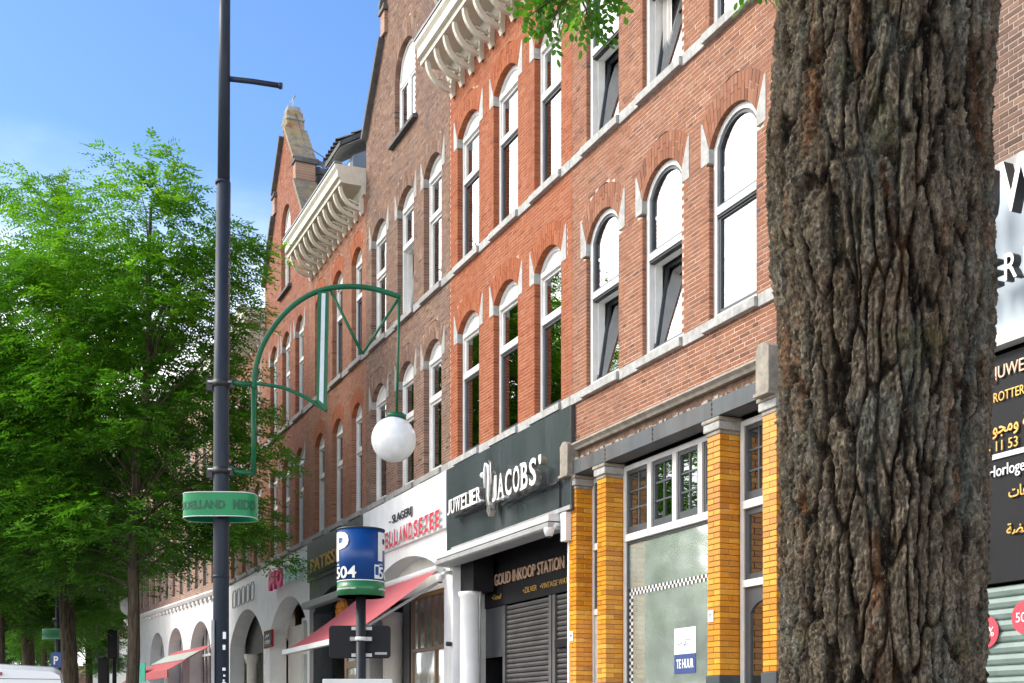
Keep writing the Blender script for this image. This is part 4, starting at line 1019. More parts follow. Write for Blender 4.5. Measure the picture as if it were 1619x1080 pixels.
MB().tube([(axl - .02, -.10, az0), (axr + .02, -.10, az0)], .07, 'aluminium').build('roller', aw)
for x in (axl + .25, axr - .05):
    m = MB(); m.tube([(x, -.08, az0 - .22), (x - .02, -.95, (az0 + az1) / 2 - .15), (x, -ap, az1 - .03)], .025, 'aluminium_dull', 8); m.build('arm', aw)

# ================================================================ pink brick house with bracket cornice above the grey shop
U4 = 31.45
h4 = house_thing(U4, 'pinkish brick house with cream bracketed cornice and a small roof dormer')
opsA = [Opening(.5, 1.3, A + .02, 8.0, .23), Opening(1.95, 2.75, A + .02, 8.0, .23), Opening(3.42, 4.15, A + .02, 8.0, .23)]
opsB = [Opening(.5, 1.3, B_ + .02, 11.25, .23), Opening(1.95, 2.75, B_ + .02, 11.25, .23), Opening(3.42, 4.15, B_ + .02, 11.25, .23)]
for o in opsA + opsB: o.stones = False
lay_bricks(h4, .003, 4.447, A + .004, 12.5, opsA + opsB, 'brick_pink', 'mortar_warm', seed=14)
arch_and_stones(h4, opsA + opsB, 'brick_orange', 'mortar_warm', 'stone_grey')
sill_course(h4, 0, 4.447, A, opsA, 'stone_grey'); sill_course(h4, 0, 4.447, B_, opsB, 'stone_grey')
for i, o in enumerate(opsA): window(h4, o, 'white', y=.10, curtain=(.0, .5), glass='glass_mid', tilt=(i == 0))
for i, o in enumerate(opsB): window(h4, o, 'dark', y=.10, curtain=(0, .4))
body(h4, 4.45, 4.8, 12.5); cornice(h4, 4.45, nb=11)
MB().prism_x([(.0, 12.86), (4.5, 15.0), (9, 12.86)], .02, 4.43, 'tile_dark').build('roof', h4)
m = MB(); m.prism_x([(.55, 12.9), (.55, 14.42), (2.8, 15.6), (2.8, 12.9)], .85, 1.72, 'zinc'); dm = m.build('dormer', h4)
m = MB(); m.prism_x([(.20, 14.52), (.20, 14.62), (2.6, 16.05), (2.6, 15.95)], .62, 1.85, 'coping_dark'); m.build('dormer_roof', dm)
m = MB(); m.prism_x([(.23, 14.50), (.23, 14.515), (2.6, 15.93), (2.6, 15.91)], .66, 1.81, 'stone_grey'); m.build('dormer_soffit', dm)
tiles(dm, (.62, .18, 14.64), (1.22, 0, 0), (0, 2.2, 1.31), 6, 6)
m = MB(); rect_ring(m, .95, 1.62, 13.2, 14.3, .06, .50, .56, 'paint_white'); m.build('dormer_window', dm)
m = MB()
for k in range(14): m.tube([(2.6 + .12 * k, -.25, 12.88), (2.6 + .12 * k, -.25 , 13.02)], .006, 'aluminium_dull', 4)
m.build('bird_spikes', h4, kind='stuff')
m = MB(); m.box(.0, 4.45, -.0, .45, 4.70, 5.79, 'paint_slate'); m.build('fascia_wall', h4)
plaster_front(h4, 4.45, 4.70, .35, 4.10, 4.10, .48, 'paint_slate', zb=0, name='grey_front')
MB().box(.02, 4.43, 2.0, 2.1, 0, 4.8, 'panel_black').box(.3, 4.2, .36, 2.0, 4.15, 4.6, 'panel_black').build('shop_room', h4)
shopfront(h4, 1.55, 4.05, .4, 3.3, .40, 2, 2.75, 'wood_honey', t=.16, name='wooden_shop_window')
m = MB(); m.box(.2, 4.2, -.26, 0, 4.20, 4.36, 'aluminium_dull'); 
aw4 = thing('awning_cassette', 'grey awning cassette above the dark shop front left of the parking sign', 'awning', street(U4), ROW_ROT); m.build('housing', aw4, bevel=.04)
fd = thing('flower_wreath', 'round orange wreath hanging in the dark shop front left of the parking sign', 'wreath', street(U4), ROW_ROT)
m = MB(); rr = random.Random(3)
for k in range(160):
    a = rr.random() * 6.28; q = .36 * math.sqrt(rr.random()); x, z = 2.35 + q * math.cos(a), 3.98 + .8 * q * math.sin(a); s = .035
    m.box(x - s, x + s, .10 - rr.random() * .06, .14, z - s, z + s, 'flower_orange')
m.build('blossoms', fd, kind='stuff')
sg = thing('shop_sign', 'dark grey fascia with a gold letter band left of the parking sign', 'sign', street(U4), ROW_ROT)
MB().box(.0, 4.44, -.06, -.002, 4.86, 5.79, 'panel_slate').build('panel', sg, bevel=.004); MB().box(.3, 4.2, -.10, -.062, 4.95, 5.02, 'paint_dark').build('ledge', sg)
text_obj(sg, 'PATISSERIE', .45, -.085, 5.05, 3.4, .30, .02, 'letter_gold', bold=.01)

# ================================================================ gabled house with the white arch
U5 = 36.1
h5 = house_thing(U5, 'red brick house with lichen-covered stepped gable against the sky')
opsA = std_ops([.62, 1.95, 3.30], .80, A + .02, 8.0, .28); opsB = std_ops([.62, 1.95, 3.30], .80, B_ + .02, 11.25, .28)
opG5 = Opening(1.85, 2.80, 12.62, 14.3, .48, ring=.34, stones=False)
gable(h5, 4.65, 'brick_red', 'mortar_warm', opsA + opsB + [opG5], A + .004, 15)
arch_and_stones(h5, opsA + opsB + [opG5], 'brick_red', 'mortar_warm', 'stone_grey')
sill_course(h5, 0, 4.65, A, opsA, 'stone_grey'); sill_course(h5, 0, 4.65, B_, opsB, 'stone_grey')
MB().prism_x([(-.10, 12.50), (.14, 12.50), (.14, 12.64), (-.10, 12.56)], 1.72, 2.93, 'coping_dark').build('sill_stone', h5)
for o in opsA: window(h5, o, 'white', y=.10, glass='glass_mid', curtain=(0, 1))
for o in opsB + [opG5]: window(h5, o, 'white', y=.10, glass='glass_mid', curtain=(0, .8))
body(h5, 4.65, 4.8, 13.4)
MB().prism([(.25, 13.0), (4.40, 13.0), (2.33, 15.9)], .43, 9, 'tile_dark').build('roof', h5)
tiles(h5, (4.55, .45, 12.95), (0, 8.4, 0), (-2.2, 0, 3.1), 34, 11)
m = MB(); m.tube([(2.45, .2, 17.2), (3.4, .2, 15.9), (4.75, 1.0, 14.7)], .012, 'letter_black', 5); m.build('stay_wire', h5)
m = MB(); m.tube([(2.30, .2, 17.3), (2.30, .2, 17.55)], .015, 'aluminium_dull', 5); m.tube([(2.1, .2, 17.55), (2.5, .2, 17.55)], .02, 'aluminium_dull', 5); m.build('finial_hook', h5)
plaster_front(h5, 4.65, 5.79, .55, 4.45, 3.9, .85, 'plaster_white')
MB().box(.02, 4.63, 2.6, 2.7, 0, 4.8, 'interior_mid').build('shop_room', h5)
shopfront(h5, 2.0, 4.40, .4, 4.25, .5, 4, 3.3, 'paint_white', t=.07)
MB().box(.56, 1.95, .50, .56, 0, 4.1, 'plaster_cream').build('side_wall', h5)
t = thing('wall_plaque', 'small black and red plaque on the white pier between the arches', 'plaque', street(U5), ROW_ROT)
MB().box(.10, 1.02, -.06, -.004, 3.55, 4.02, 'light_red').box(.16, .96, -.066, -.06, 3.60, 3.97, 'panel_black').build('plate', t); text_obj(t, 'OPEN', .28, -.070, 3.66, .56, .10, .004, 'letter_white'); m = MB(); m.tube([(.35, -.07, 3.82), (.5, -.07, 3.9), (.6, -.07, 3.84), (.75, -.07, 3.9)], .018, 'letter_white', 5); m.build('logo', t)
sg = thing('logo_letters', 'pink and mint logo letters on the white plaster front', 'sign', street(U5), ROW_ROT)
for (x, c, mt) in ((1.25, 'M', 'logo_pink'), (2.05, 'O', 'logo_pink'), (2.85, 'D', 'logo_mint'), (3.6, 'E', 'logo_mint')):
    text_obj(sg, c, x, -.12, 5.0, .66, .48, .08, mt, bold=.06, name='letter')

# ================================================================ orange house seen through the tree, cornice on brackets
U6 = 42.85; W6 = 6.75
h6 = house_thing(U6, 'red brick house with bracketed cornice, leftmost house of the straight row')
opsA = std_ops([.55, 2.15, 3.75, 5.35], .82, A + .02, 8.0, .23); opsB = std_ops([.55, 2.15, 3.75, 5.35], .82, B_ + .02, 11.25, .23)
lay_bricks(h6, .0, W6 - .003, A + .004, 12.5, opsA + opsB, 'brick_pink', 'mortar_warm', seed=16)
arch_and_stones(h6, opsA + opsB, 'brick_pink', 'mortar_warm', 'stone_grey')
sill_course(h6, 0, W6 - .003, A, opsA, 'stone_grey'); sill_course(h6, 0, W6 - .003, B_, opsB, 'stone_grey')
for o in opsA + opsB: window(h6, o, 'white', y=.10, glass='glass_mid', curtain=(0, .7))
body(h6, W6, 4.8, 12.5); cornice(h6, W6, nb=16)
MB().prism_x([(.0, 12.86), (4.5, 15.0), (9, 12.86)], .02, W6 - .02, 'tile_dark').build('roof', h6)
m = MB(); m.box(5.6, 6.5, .5, 2.2, 12.9, 14.35, 'paint_white').box(5.55, 6.55, .45, 2.3, 14.35, 14.45, 'coping_dark').box(6.5, 6.56, .45, 2.2, 12.9, 14.35, 'coping_dark'); m.build('dormer', h6)
MB().box(0, W6 - .003, 0, .45, 5.0, 5.79, 'plaster_white').build('fascia_wall', h6)
plaster_front(h6, W6 - .003, 5.0, 1.95, 6.55, 3.9, .95, 'plaster_white')
MB().box(.02, W6 - .02, 2.4, 2.5, 0, 5, 'interior_dark').build('shop_room', h6)
MB().box(1.96, 4.4, .5, .6, 3.6, 4.8, 'panel_black').box(4.4, 6.5, .9, 1.0, 3.9, 4.9, 'wood_brown').build('arch_infill', h6)
m = MB(); m.lathe([(.2, 0), (.17, .1), (.16, 3.3), (.19, 3.34), (.24, 3.5), (.25, 3.6)], 'plaster_cream', 24, 3.3, .4); m.build('column', h6)
shopfront(h6, 4.4, 6.5, .3, 3.9, .6, 3, 3.0, 'wood_brown', t=.10)
sg = thing('wire_letters', 'row of outlined metal letters on the white front above the dark arch', 'sign', street(U6), ROW_ROT)
for i, c in enumerate('LUNIO'):
    x = 2.9 + i * .62
    m = MB(); m.tube([(x, -.1, 5.0), (x, -.1, 5.42), (x + .12, -.1, 5.5), (x + .36, -.1, 5.5), (x + .44, -.1, 5.4), (x + .44, -.1, 5.08), (x + .36, -.1, 5.0), (x, -.1, 5.0)], .018, 'aluminium_dull', 5); m.build('letter', sg)

# ================================================================ white arcade building where the street bends
TD = Vector((-.5009, .8655, 0)); T_ROT = math.atan2(-.8655, .5009); TL = 13.0
ta = thing('arcade_building', 'long brown brick building with white arcaded ground floor behind the trees', 'building', Vector((-9.54, 39.0, 0)) + TD * TL, T_ROT)
archs = [(TL - 9.2, TL - 6.95), (TL - 6.4, TL - 4.3), (TL - 3.42, TL - .85)]
m = MB(); m.box(0, TL, 0, .4, 5.15, 5.70, 'plaster_white')
xs = [0] + [v for a in archs for v in a] + [TL]
for i in range(0, len(xs), 2): m.box(xs[i], xs[i + 1], 0, .4, 0, 5.15, 'plaster_white')
for a, b in archs:
    c = (a + b) / 2; rd = (b - a) / 2; arc = [(c - rd * math.cos(math.pi * i / 14), 5.0 - rd * .95 + rd * .95 * math.sin(math.pi * i / 14)) for i in range(15)]
    m.ring([(x, 5.15) for x, z in arc], arc, 0, .4, 'plaster_white', closed=False)
m.build('arcade_wall', ta)
m = MB(); m.prism_x([(0, 5.70), (-.12, 5.72), (-.18, 5.80), (-.18, 5.86), (0, 5.9)], 0, TL, 'plaster_white'); m.build('string_course', ta)
dn = None
for k in range(26):
    if dn is None: dn = MB().box(0, .22, -.09, 0, 5.60, 5.70, 'plaster_white').build('dentil', ta, (.15, 0, 0))
    else:
        c = dn.copy(); COL.objects.link(c); c.parent = ta; c.location = (.15 + .5 * k, 0, 0)
for i, (a, b) in enumerate(archs):
    m = MB(); m.box(a - .02, b + .02, .42, .48, 0, 2.6, 'light_red' if i == 0 else 'plaster_white')
    for k in range(7): x = a + (b - a) * k / 6; m.box(x - .04, x + .04, .40, .46, 2.6, 5.0, 'paint_white' if i else 'aluminium')
    m.box(a - .02, b + .02, .38, .46, 2.6, 2.75, 'paint_white'); m.box(a - .02, b + .02, .39, .46, 3.85, 3.93, 'paint_white'); w_ = m.build('arch_window', ta)
    MB().box(a - .02, b + .02, .47, .475, 2.75, 5.05, 'glass_mid').build('pane', w_)
MB().box(0.05, TL - .05, 2.2, 2.3, 0, 5.6, 'interior_mid').build('ground_floor_room', ta)
opsT = []
m = MB(); m.box(0, TL, .12, .3, 5.9, 13.2, 'far_brown'); nwin = 13
for fl, (z0, z1) in enumerate(((6.2, 8.4), (9.3, 11.4))):
    pass
# brick piers between tall windows
m = MB(); z = 5.9
m.box(0, TL, 0, .3, 5.9, 6.15, 'far_brown'); m.box(0, TL, .001, .3, 8.5, 9.2, 'far_brown'); m.box(0, TL, .002, .3, 11.6, 13.2, 'far_brown')
for k in range(nwin + 1):
    x = k * TL / nwin; m.box(max(0, x - .24), min(TL, x + .24), .0, .298, 6.15, 8.5, 'far_brown'); m.box(max(0, x - .24), min(TL, x + .24), .0, .298, 9.2, 11.6, 'far_brown')
m.build('brick_wall', ta)
m0 = MB(); rect_ring(m0, 0, .52, 0, 2.35, .07, 0, .08, 'paint_white'); m0.box(.07, .45, -.01, .07, 1.5, 1.58, 'paint_white'); w0 = None
for k in range(nwin):
    for z in (6.15, 9.22):
        if w0 is None:
            w0 = m0.build('window', ta); p0_ = MB().box(.05, .47, .04, .045, .05, 2.3, 'glass_mid').build('pane', w0); c0_ = MB().box(.05, .47, .2, .21, .05, 2.3, 'curtain').build('curtain', w0); w = w0
        else:
            w = w0.copy(); COL.objects.link(w); w.parent = ta
            for q in (p0_, c0_): qq = q.copy(); COL.objects.link(qq); qq.parent = w
        w.location = (k + .24, .1, z)
MB().box(0, TL, 2.6, 9, 0, 13.1, 'interior_dark').prism_x([(-.5, 13.2), (-.5, 13.4), (4, 15.5), (9, 13.2)], 0, TL, 'tile_dark').build('roof', ta)
# layered red / green / grey awning in front of the arches
aw = thing('striped_awning', 'red awning with green and grey panels in front of the white arcade', 'awning', ta.location, T_ROT)
def awn(x0, x1, z0, z1, p0, p1, mt, nm='fabric'):
    m = MB(); m.prism_x([(-p0, z0), (-p0, z0 - .02), (-p1, z1 - .02), (-p1, z1)], x0, x1, mt); m.build(nm, aw)
awn(TL - 6.9, TL - 5.0, 3.9, 3.0, .1, 1.6, 'awning_red'); awn(TL - 5.0, TL - .4, 4.1, 3.25, .1, 1.5, 'awning_red'); awn(TL - 4.99, TL - .41, 3.92, 3.62, .45, .95, 'awning_grey')
m = MB(); m.box(TL - 6.9, TL - 5.0, -1.64, -1.58, 2.9, 3.0, 'plaster_cream'); m.box(TL - 5.0, TL - .4, -1.54, -1.50, 3.0, 3.25, 'awning_red'); m.box(TL - 5.0, TL - 3.3, -1.56, -1.54, 2.95, 3.6, 'awning_green'); m.build('valance', aw)
sgp = thing('brick_block', 'narrow brown building with a black shop board at the far bend', 'building', (-21.0, 59.5, 0), R(-38))
m = MB(); m.box(0, 9, 0, 8, 5.6, 13, 'far_brown'); m.box(0, 9, .02, 8, 0, 5.6, 'plaster_white'); m.build('wall', sgp)
m = MB(); m.box(.0, 2.6, -.05, -.001, 4.0, 5.6, 'panel_slate'); m.build('shop_board', sgp)
for k in range(9):
    f = MB(); rect_ring(f, .2 + k, .8 + k, 5.8, 8.2, .08, -.03, .02, 'paint_white'); w = f.build('window', sgp); MB().box(.26 + k, .74 + k, -.012, -.006, 5.86, 8.14, 'glass_mid').build('pane', w)
lb = thing('low_pavilion', 'low white pavilion with a brown tiled eave between the far trunks', 'building', (-24.5, 62, 0), R(-12))
m = MB(); m.box(0, 5.5, 0, 4, 0, 3.6, 'plaster_white'); m.build('wall', lb); m = MB(); m.prism_x([(-.4, 3.6), (-.4, 3.7), (2, 4.6), (4.4, 3.6)], -.2, 5.7, 'far_red'); m.build('roof', lb)
for k in range(3):
    f = MB(); rect_ring(f, .4 + 1.7 * k, 1.7 + 1.7 * k, 1.0, 3.0, .08, -.04, -.001, 'paint_white'); w = f.build('window', lb); MB().box(.45 + 1.7 * k, 1.65 + 1.7 * k, -.02, -.014, 1.05, 2.95, 'glass_mid').build('pane', w)
# ================================================================ street furniture
def P(px, py, Y): return Vector(((px - 809.5) / 1900 * Y, Y, CAM_H + (1145 - py) / 1900 * Y))
MY = 12.2
mx = P(349, 1080, MY).x
mast = thing('lamp_post', 'tall dark blue lamp mast with green bow bracket left of the parking sign', 'lamp post', (mx, MY, 0))
def L(px, py, dy=0.0): q = P(px, py, MY); return (q.x - mx, dy, q.z)
lean = .0045
m = MB(); m.tube([(0, 0, 0), (0.004, 0, 3.4), (.006, 0, 4.88), (.03, 0, 7.0)], [.084, .078, .078, .070], 'mast_blue', 24)
m.tube([(.03, 0, 7.0), (.046, 0, 9.8)], [.062, .052], 'mast_blue', 24); m.build('pole', mast)
m = MB()
for z, r in ((6.98, .074), (2.98, .083)): m = MB(); m.tube([(.02 if z > 5 else .002, 0, z), (.02 if z > 5 else .002, 0, z + .03)], r, 'mast_blue', 24); m.build('collar', mast)
def clamp(z):
    m = MB(); m.tube([(.01, 0, z - .035), (.01, 0, z + .035)], .094, 'letter_black', 20)
    m.box(-.14, -.08, -.03, .03, z - .07, z + .05, 'letter_black'); m.box(.08, .13, -.03, .03, z - .045, z + .045, 'letter_black')
    for y in (-.045, .045): m.tube([(-.12, y, z + .01), (.12, y, z + .01)], .012, 'aluminium_dull', 8)
    m.build('clamp', mast)
clamp(L(0, 607)[2]); clamp(L(0, 745)[2])
m = MB(); m.tube([(.04, 0, L(0, 124)[2]), L(400, 129), L(445, 136)], .026, 'mast_blue', 12); m.tube([L(441, 135.5), L(446, 136.2)], .032, 'mast_blue', 12); m.build('top_arm', mast)
def smoothpts(pp, n=6):
    out = []
    for i in range(len(pp) - 1):
        p0, p1, p2, p3 = [Vector(pp[max(0, min(len(pp) - 1, k))]) for k in (i - 1, i, i + 1, i + 2)]
        for j in range(n):
            t = j / n; out.append(.5 * ((2 * p1) + (p2 - p0) * t + (2 * p0 - 5 * p1 + 4 * p2 - p3) * t * t + (3 * p1 - p0 - 3 * p2 + p3) * t ** 3))
    out.append(Vector(pp[-1])); return out
m = MB(); m.tube([L(363, 605), L(401, 608)], .027, 'tube_green', 12); m.tube([L(363, 744), L(380, 747), L(401, 748)], .025, 'tube_green', 12)
m.tube([L(401, 752), L(401, 612)], .026, 'tube_green', 12); m.build('frame_tube', mast)
m = MB(); m.tube(smoothpts([L(401, 614), L(404, 583), L(415, 547), L(434, 515), L(460, 486), L(490, 466), L(520, 456), L(555, 453), L(592, 457), L(634, 470)]), .027, 'tube_green', 12); m.build('bow', mast)
m = MB(); m.tube(smoothpts([L(401, 606), L(425, 609), L(450, 614), L(480, 627), L(517, 650)]), .018, 'tube_green', 10); m.build('lower_bow', mast)
m = MB(); m.prism([(q[0], q[2]) for q in (L(501, 636), L(516, 651), L(520, 462), L(503, 464))], -.035, .035, 'tube_green')
m.build('hanging_blade', mast); m = MB(); m.prism([(q[0], q[2]) for q in (L(505.5, 634), L(512, 640), L(515.5, 466), L(509.5, 466))], -.038, -.036, 'inlay_white'); m.build('blade_inlay', mast)
m = MB(); m.tube([L(523, 460), L(573, 560)], .016, 'tube_green', 10); m.tube([L(573, 560), L(629, 474)], .013, 'tube_green', 10); m.build('v_brace', mast)
m = MB(); m.tube([L(631.5, 472), L(627, 658)], .014, 'tube_green', 10); m.tube([L(627, 655), L(626.5, 662)], .10, 'tube_green', 20); m.build('drop_rod', mast)
c = L(622.5, 695); m = MB(); prof = [(max(.001, .228 * math.sin(math.pi * i / 24)), -.228 * math.cos(math.pi * i / 24)) for i in range(25)]
m.lathe(prof, 'opal', 40); m.v = [(a + c[0], b, d + c[2]) for a, b, d in m.v]; m.build('lamp_globe', mast)
# green district band, an oval ring round the mast
bx, bz, RA, RB = L(349, 800)[0], L(349, 802)[2], .368, .20
def stad(t): # rounded-rectangle plan
    a = 2 * math.pi * t; c_, s_ = math.cos(a), math.sin(a); n_ = .62
    return bx + RA * math.copysign(abs(c_) ** n_, c_), RB * math.copysign(abs(s_) ** n_, s_)
NS = 72; ro = [stad(i / NS) for i in range(NS)]; m = MB()
for z in (bz - .12, bz + .12):
    m.v += [(x, y, z) for x, y in ro]
m.v += [(bx + (x - bx) * .97, y * .95, z) for z in (bz - .12, bz + .12) for x, y in ro]
for i in range(NS):
    j = (i + 1) % NS
    for q in ((i, j, NS + j, NS + i), (2 * NS + j, 2 * NS + i, 3 * NS + i, 3 * NS + j), (i, 2 * NS + i, 2 * NS + j, j), (NS + j, 3 * NS + j, 3 * NS + i, NS + i)): m.face(list(q), 'band_green', .5, False)
band = m.build('name_band', mast)
m = MB()
for z in (bz - .122, bz + .118):
    pts = [(x, y, z) for x, y in ro]; m.tube(pts + pts[:2], .005, 'paint_white', 5)
m.build('band_edge', band)
m = MB(); m.bar((bx - RA + .02, 0, bz - .09), (bx + RA - .02, 0, bz - .09), .03, .02, 'paint_dark'); m.bar((bx - RA + .02, 0, bz + .08), (bx + RA - .02, 0, bz + .08), .03, .02, 'paint_dark'); m.bar((bx, -RB + .01, bz - .09), (bx, RB - .01, bz - .09), .03, .02, 'paint_dark'); m.build('band_stay', band)
# lettering follows the front of the band
front = [stad(.5 + i / 400 * .5) for i in range(401)]; cum = [0]
for a, b in zip(front, front[1:]): cum.append(cum[-1] + math.hypot(b[0] - a[0], b[1] - a[1]))
def on_band(s):
    s = max(0, min(cum[-1] - 1e-6, s)); i = int(np.searchsorted(cum, s)) ; i = max(1, min(400, i)); t = (s - cum[i - 1]) / (cum[i] - cum[i - 1])
    a, b = front[i - 1], front[i]; d = Vector((b[0] - a[0], b[1] - a[1])).normalized(); return Vector((a[0] + (b[0] - a[0]) * t, a[1] + (b[1] - a[1]) * t)), Vector((d.y, -d.x))
def bend_at(s0):
    def f(v):
        p, n = on_band(s0 + v.co.x); dd = .004 - v.co.y * 1.0; v.co.x, v.co.y = p.x + n.x * dd, p.y + n.y * dd
    return f
text_obj(band, 'DDELLAND', 0, 0, bz - .05, .50, .085, .002, 'letter_green', bold=.03, bend=bend_at(.08))
text_obj(band, 'MIDD', 0, 0, bz - .055, .24, .10, .002, 'letter_green', bold=.03, bend=bend_at(.66))
# strips and stickers on the lower mast
m = MB(); m.box(-.075, -.045, -.085, -.062, 1.2, 2.55, 'aluminium_dull'); m.build('cable_strip', mast)
m = MB(); rr = random.Random(9)
for z, w_, h_ in ((2.36, .03, .07), (2.25, .025, .05), (2.04, .03, .03), (1.98, .02, .02), (1.88, .035, .045), (1.93, .015, .02), (1.76, .05, .06)):
    x = .035 + rr.random() * .012; m.box(x, x + w_, -.083, -.066, z, z + h_, 'paper')
m.build('stickers', mast)
m = MB(); m.tube([(0, 0, 0), (0, 0, .5)], .11, 'mast_blue', 20); m.build('mast_foot', mast)
far = copy_tree(mast, 'distant lamp mast with a green band between the far left tree trunks')
far.location = ((92 - 809.5) / 1900 * 29.5, 29.5, 0); mast['group'] = far['group'] = 'lamp masts with green bands'

# parking sign
PY = 10.0; pxx = P(570.5, 1080, PY).x
ps = thing('parking_sign', 'blue round parking drum sign numbered 504 on a dark post', 'sign', (pxx, PY, 0), 0)
def S(px, py): q = P(px, py, PY); return q.x - pxx, q.z
zt, zb = S(0, 838)[1], S(0, 944)[1]; rD = .197
m = MB(); m.tube([(0, 0, 0), (0, 0, zb + .02)], .042, 'paint_dark', 20); m.build('post', ps)
dcx = S(570, 0)[0]; zg = S(0, 921)[1]
m = MB(); m.lathe([(0.001, zb), (rD, zb)], 'letter_black', 64, smooth=False); m.lathe([(rD, zb), (rD, zg)], 'sign_green', 64); m.lathe([(rD - .0005, zg), (rD - .0005, zt - .012)], 'sign_blue', 64); m.lathe([(rD + .004, zt - .012), (rD + .004, zt)], 'letter_black', 64); m.lathe([(rD + .004, zt), (0.001, zt)], 'letter_black', 64, smooth=False); m.lathe([(rD + .001, zg - .004), (rD + .001, zg + .004)], 'paint_white', 64)
m.f = [f for f in m.f]; drum = m.build('drum', ps)
def cyl(a0, h):
    def f(v):
        a = a0 + v.co.x / rD; rr_ = rD + .003 - v.co.y; v.co.x, v.co.y = rr_ * math.sin(a), -rr_ * math.cos(a)
    return f
def dt(body, a0, z, w, h, bold=.02, mt='paint_white'): text_obj(drum, body, 0, 0, z, w, h, .0015, mt, bold=bold, bend=cyl(a0, h))
Z = lambda py: S(0, py)[1]
for a0 in (-1.25, .90, -3.4):
    dt('P', a0, Z(890), .17, Z(845) - Z(890), .035); dt('504', a0 + .02, Z(918), .23, Z(899) - Z(918), .02); dt('zone', a0 + .04, Z(897), .05, .014, .0)
    dt('parkeerautomaat', a0 + .05, Z(936), .22, .024, .01)
a0 = .62
m = MB(); m.box(0, .05, -.001, 0, 0, .115, 'paint_white'); m.box(.008, .042, -.002, -.001, .03, .10, 'sign_blue')
o = m.build('phone_icon', drum); o.location = (rD * 1.006 * math.sin(.72), -rD * 1.006 * math.cos(.72), Z(918)); o.rotation_euler = (0, 0, .78)
bp = thing('road_sign', 'black back of a road sign clamped behind the parking sign post', 'sign', (pxx, PY + .075, 0))
m = MB(); x0, x1 = S(518, 0)[0], S(616, 0)[0]; z0, z1 = S(0, 1040)[1], S(0, 988)[1]; rc = .03
poly = []
for cx_, cz_, a_ in ((x1 - rc, z0 + rc, -90), (x1 - rc, z1 - rc, 0), (x0 + rc, z1 - rc, 90), (x0 + rc, z0 + rc, 180)):
    for k in range(5): t = R(a_ + 90 * k / 4); poly.append((cx_ + rc * math.cos(t), cz_ + rc * math.sin(t)))
m.prism(poly, -.006, .014, 'panel_black'); m.build('plate', bp, bevel=.003)
m = MB(); 
for z in (z0 + .025, z1 - .025): m.box(-.085, .085, -.022, -.007, z - .014, z + .014, 'aluminium')
m.build('rail', bp)
zc_ = (z0 + z1) / 2 + .02; m = MB(); m.tube([(0, -.075, zc_ - .016), (0, -.075, zc_ + .016)], .048, 'aluminium', 20); m.box(-.09, .09, -.085, -.03, zc_ - .016, zc_ + .016, 'aluminium_dull'); m.lathe([(0.001, -.02), (.024, -.01), (.024, .01), (0.001, .02)], 'aluminium', 12, -.085, -.06); m.build('clamp', bp)
m.v = []
MB().box(x1 - .13, x1 - .03, -.0085, -.0065, z0 + .03, z0 + .05, 'aluminium_dull').build('maker_label', bp)
lp = thing('road_sign', 'pale lower sign plate on the parking post, cut by the bottom edge', 'sign', (pxx, PY + .0, 0)); bp['group'] = lp['group'] = 'sign plates on the parking post'
m = MB(); m.box(S(512, 0)[0], S(622, 0)[0], -.075, -.06, 1.35, S(0, 1074)[1], 'aluminium'); m.build('plate', lp, bevel=.01)
MB().box(-.05, .05, -.06, -.043, 1.45, 1.8, 'aluminium_dull').build('rail', lp)

# van, lower left, seen from behind
vx = P(105, 0, 16).x
van = thing('parked_van', 'white van seen from behind with its high brake light, lower left', 'van', (vx - .93, 15.75, -.16), R(21))
def section(y, w, zt_, zr, rc_): # half outline
    return [(-w, y, .35), (-w, y, 1.1), (-w * .965, y, zr), (-w * .9, y, zt_ - .05), (-w * .8, y, zt_), (0, y, zt_ + .035), (w * .8, y, zt_), (w * .9, y, zt_ - .05), (w * .965, y, zr), (w, y, 1.1), (w, y, .35)]
secs = [section(0, .97, 2.36, 2.0, .1), section(.06, .985, 2.41, 2.05, .1), section(.5, .99, 2.45, 2.1, .1), section(3.6, .99, 2.45, 2.1, .1), section(4.1, .97, 2.25, 1.9, .1), section(4.7, .93, 1.45, 1.35, .1), section(5.35, .88, 1.15, 1.0, .1), section(5.5, .82, .9, .8, .1)]
m = MB(); n = len(secs[0])
for s in secs: m.v += s
for i in range(len(secs) - 1):
    for k in range(n - 1): m.face([i * n + k, i * n + k + 1, (i + 1) * n + k + 1, (i + 1) * n + k], 'van_white', .5, 2 <= k <= 7)
    m.face([i * n + n - 1, i * n, (i + 1) * n, (i + 1) * n + n - 1], 'rubber')
m.face(list(range(n)), 'van_white'); m.face(list(range((len(secs) - 1) * n, len(secs) * n))[::-1], 'van_white'); m.build('body', van)
MB().box(-.004, .004, -.006, .0, .5, 2.25, 'rubber').box(-.88, .88, -.004, .002, 2.255, 2.263, 'rubber').box(-.86, .86, -.004, .002, 1.30, 1.308, 'rubber').build('door_seam', van)
MB().box(-.17, .17, -.03, .0, 2.30, 2.345, 'light_red').build('brake_light', van, bevel=.008)
for sx in (-1, 1):
    d = MB().box(min(sx * .06, sx * .84), max(sx * .06, sx * .84), -.012, -.001, 1.40, 2.10, 'glass_mid').build('rear_window', van)
    MB().box(min(sx * .86, sx * .96), max(sx * .86, sx * .96), -.03, .02, .95, 1.55, 'light_red').build('tail_light', van, bevel=.01)
    for y in (.95, 4.35):
        w = MB(); w.lathe([(.001, -.11), (.28, -.11), (.34, -.08), (.34, .08), (.28, .11), (.001, .11)], 'rubber', 28)
        w.v = [(zz, yy, xx) for xx, yy, zz in w.v]; wo = w.build('wheel', van, (sx * .88, y, .34))
        r2 = MB(); r2.lathe([(.001, -.118), (.19, -.118), (.20, -.112)], 'aluminium', 20); r2.v = [(zz * (1 if sx < 0 else -1), yy, xx) for xx, yy, zz in r2.v]; r2.build('rim', wo)
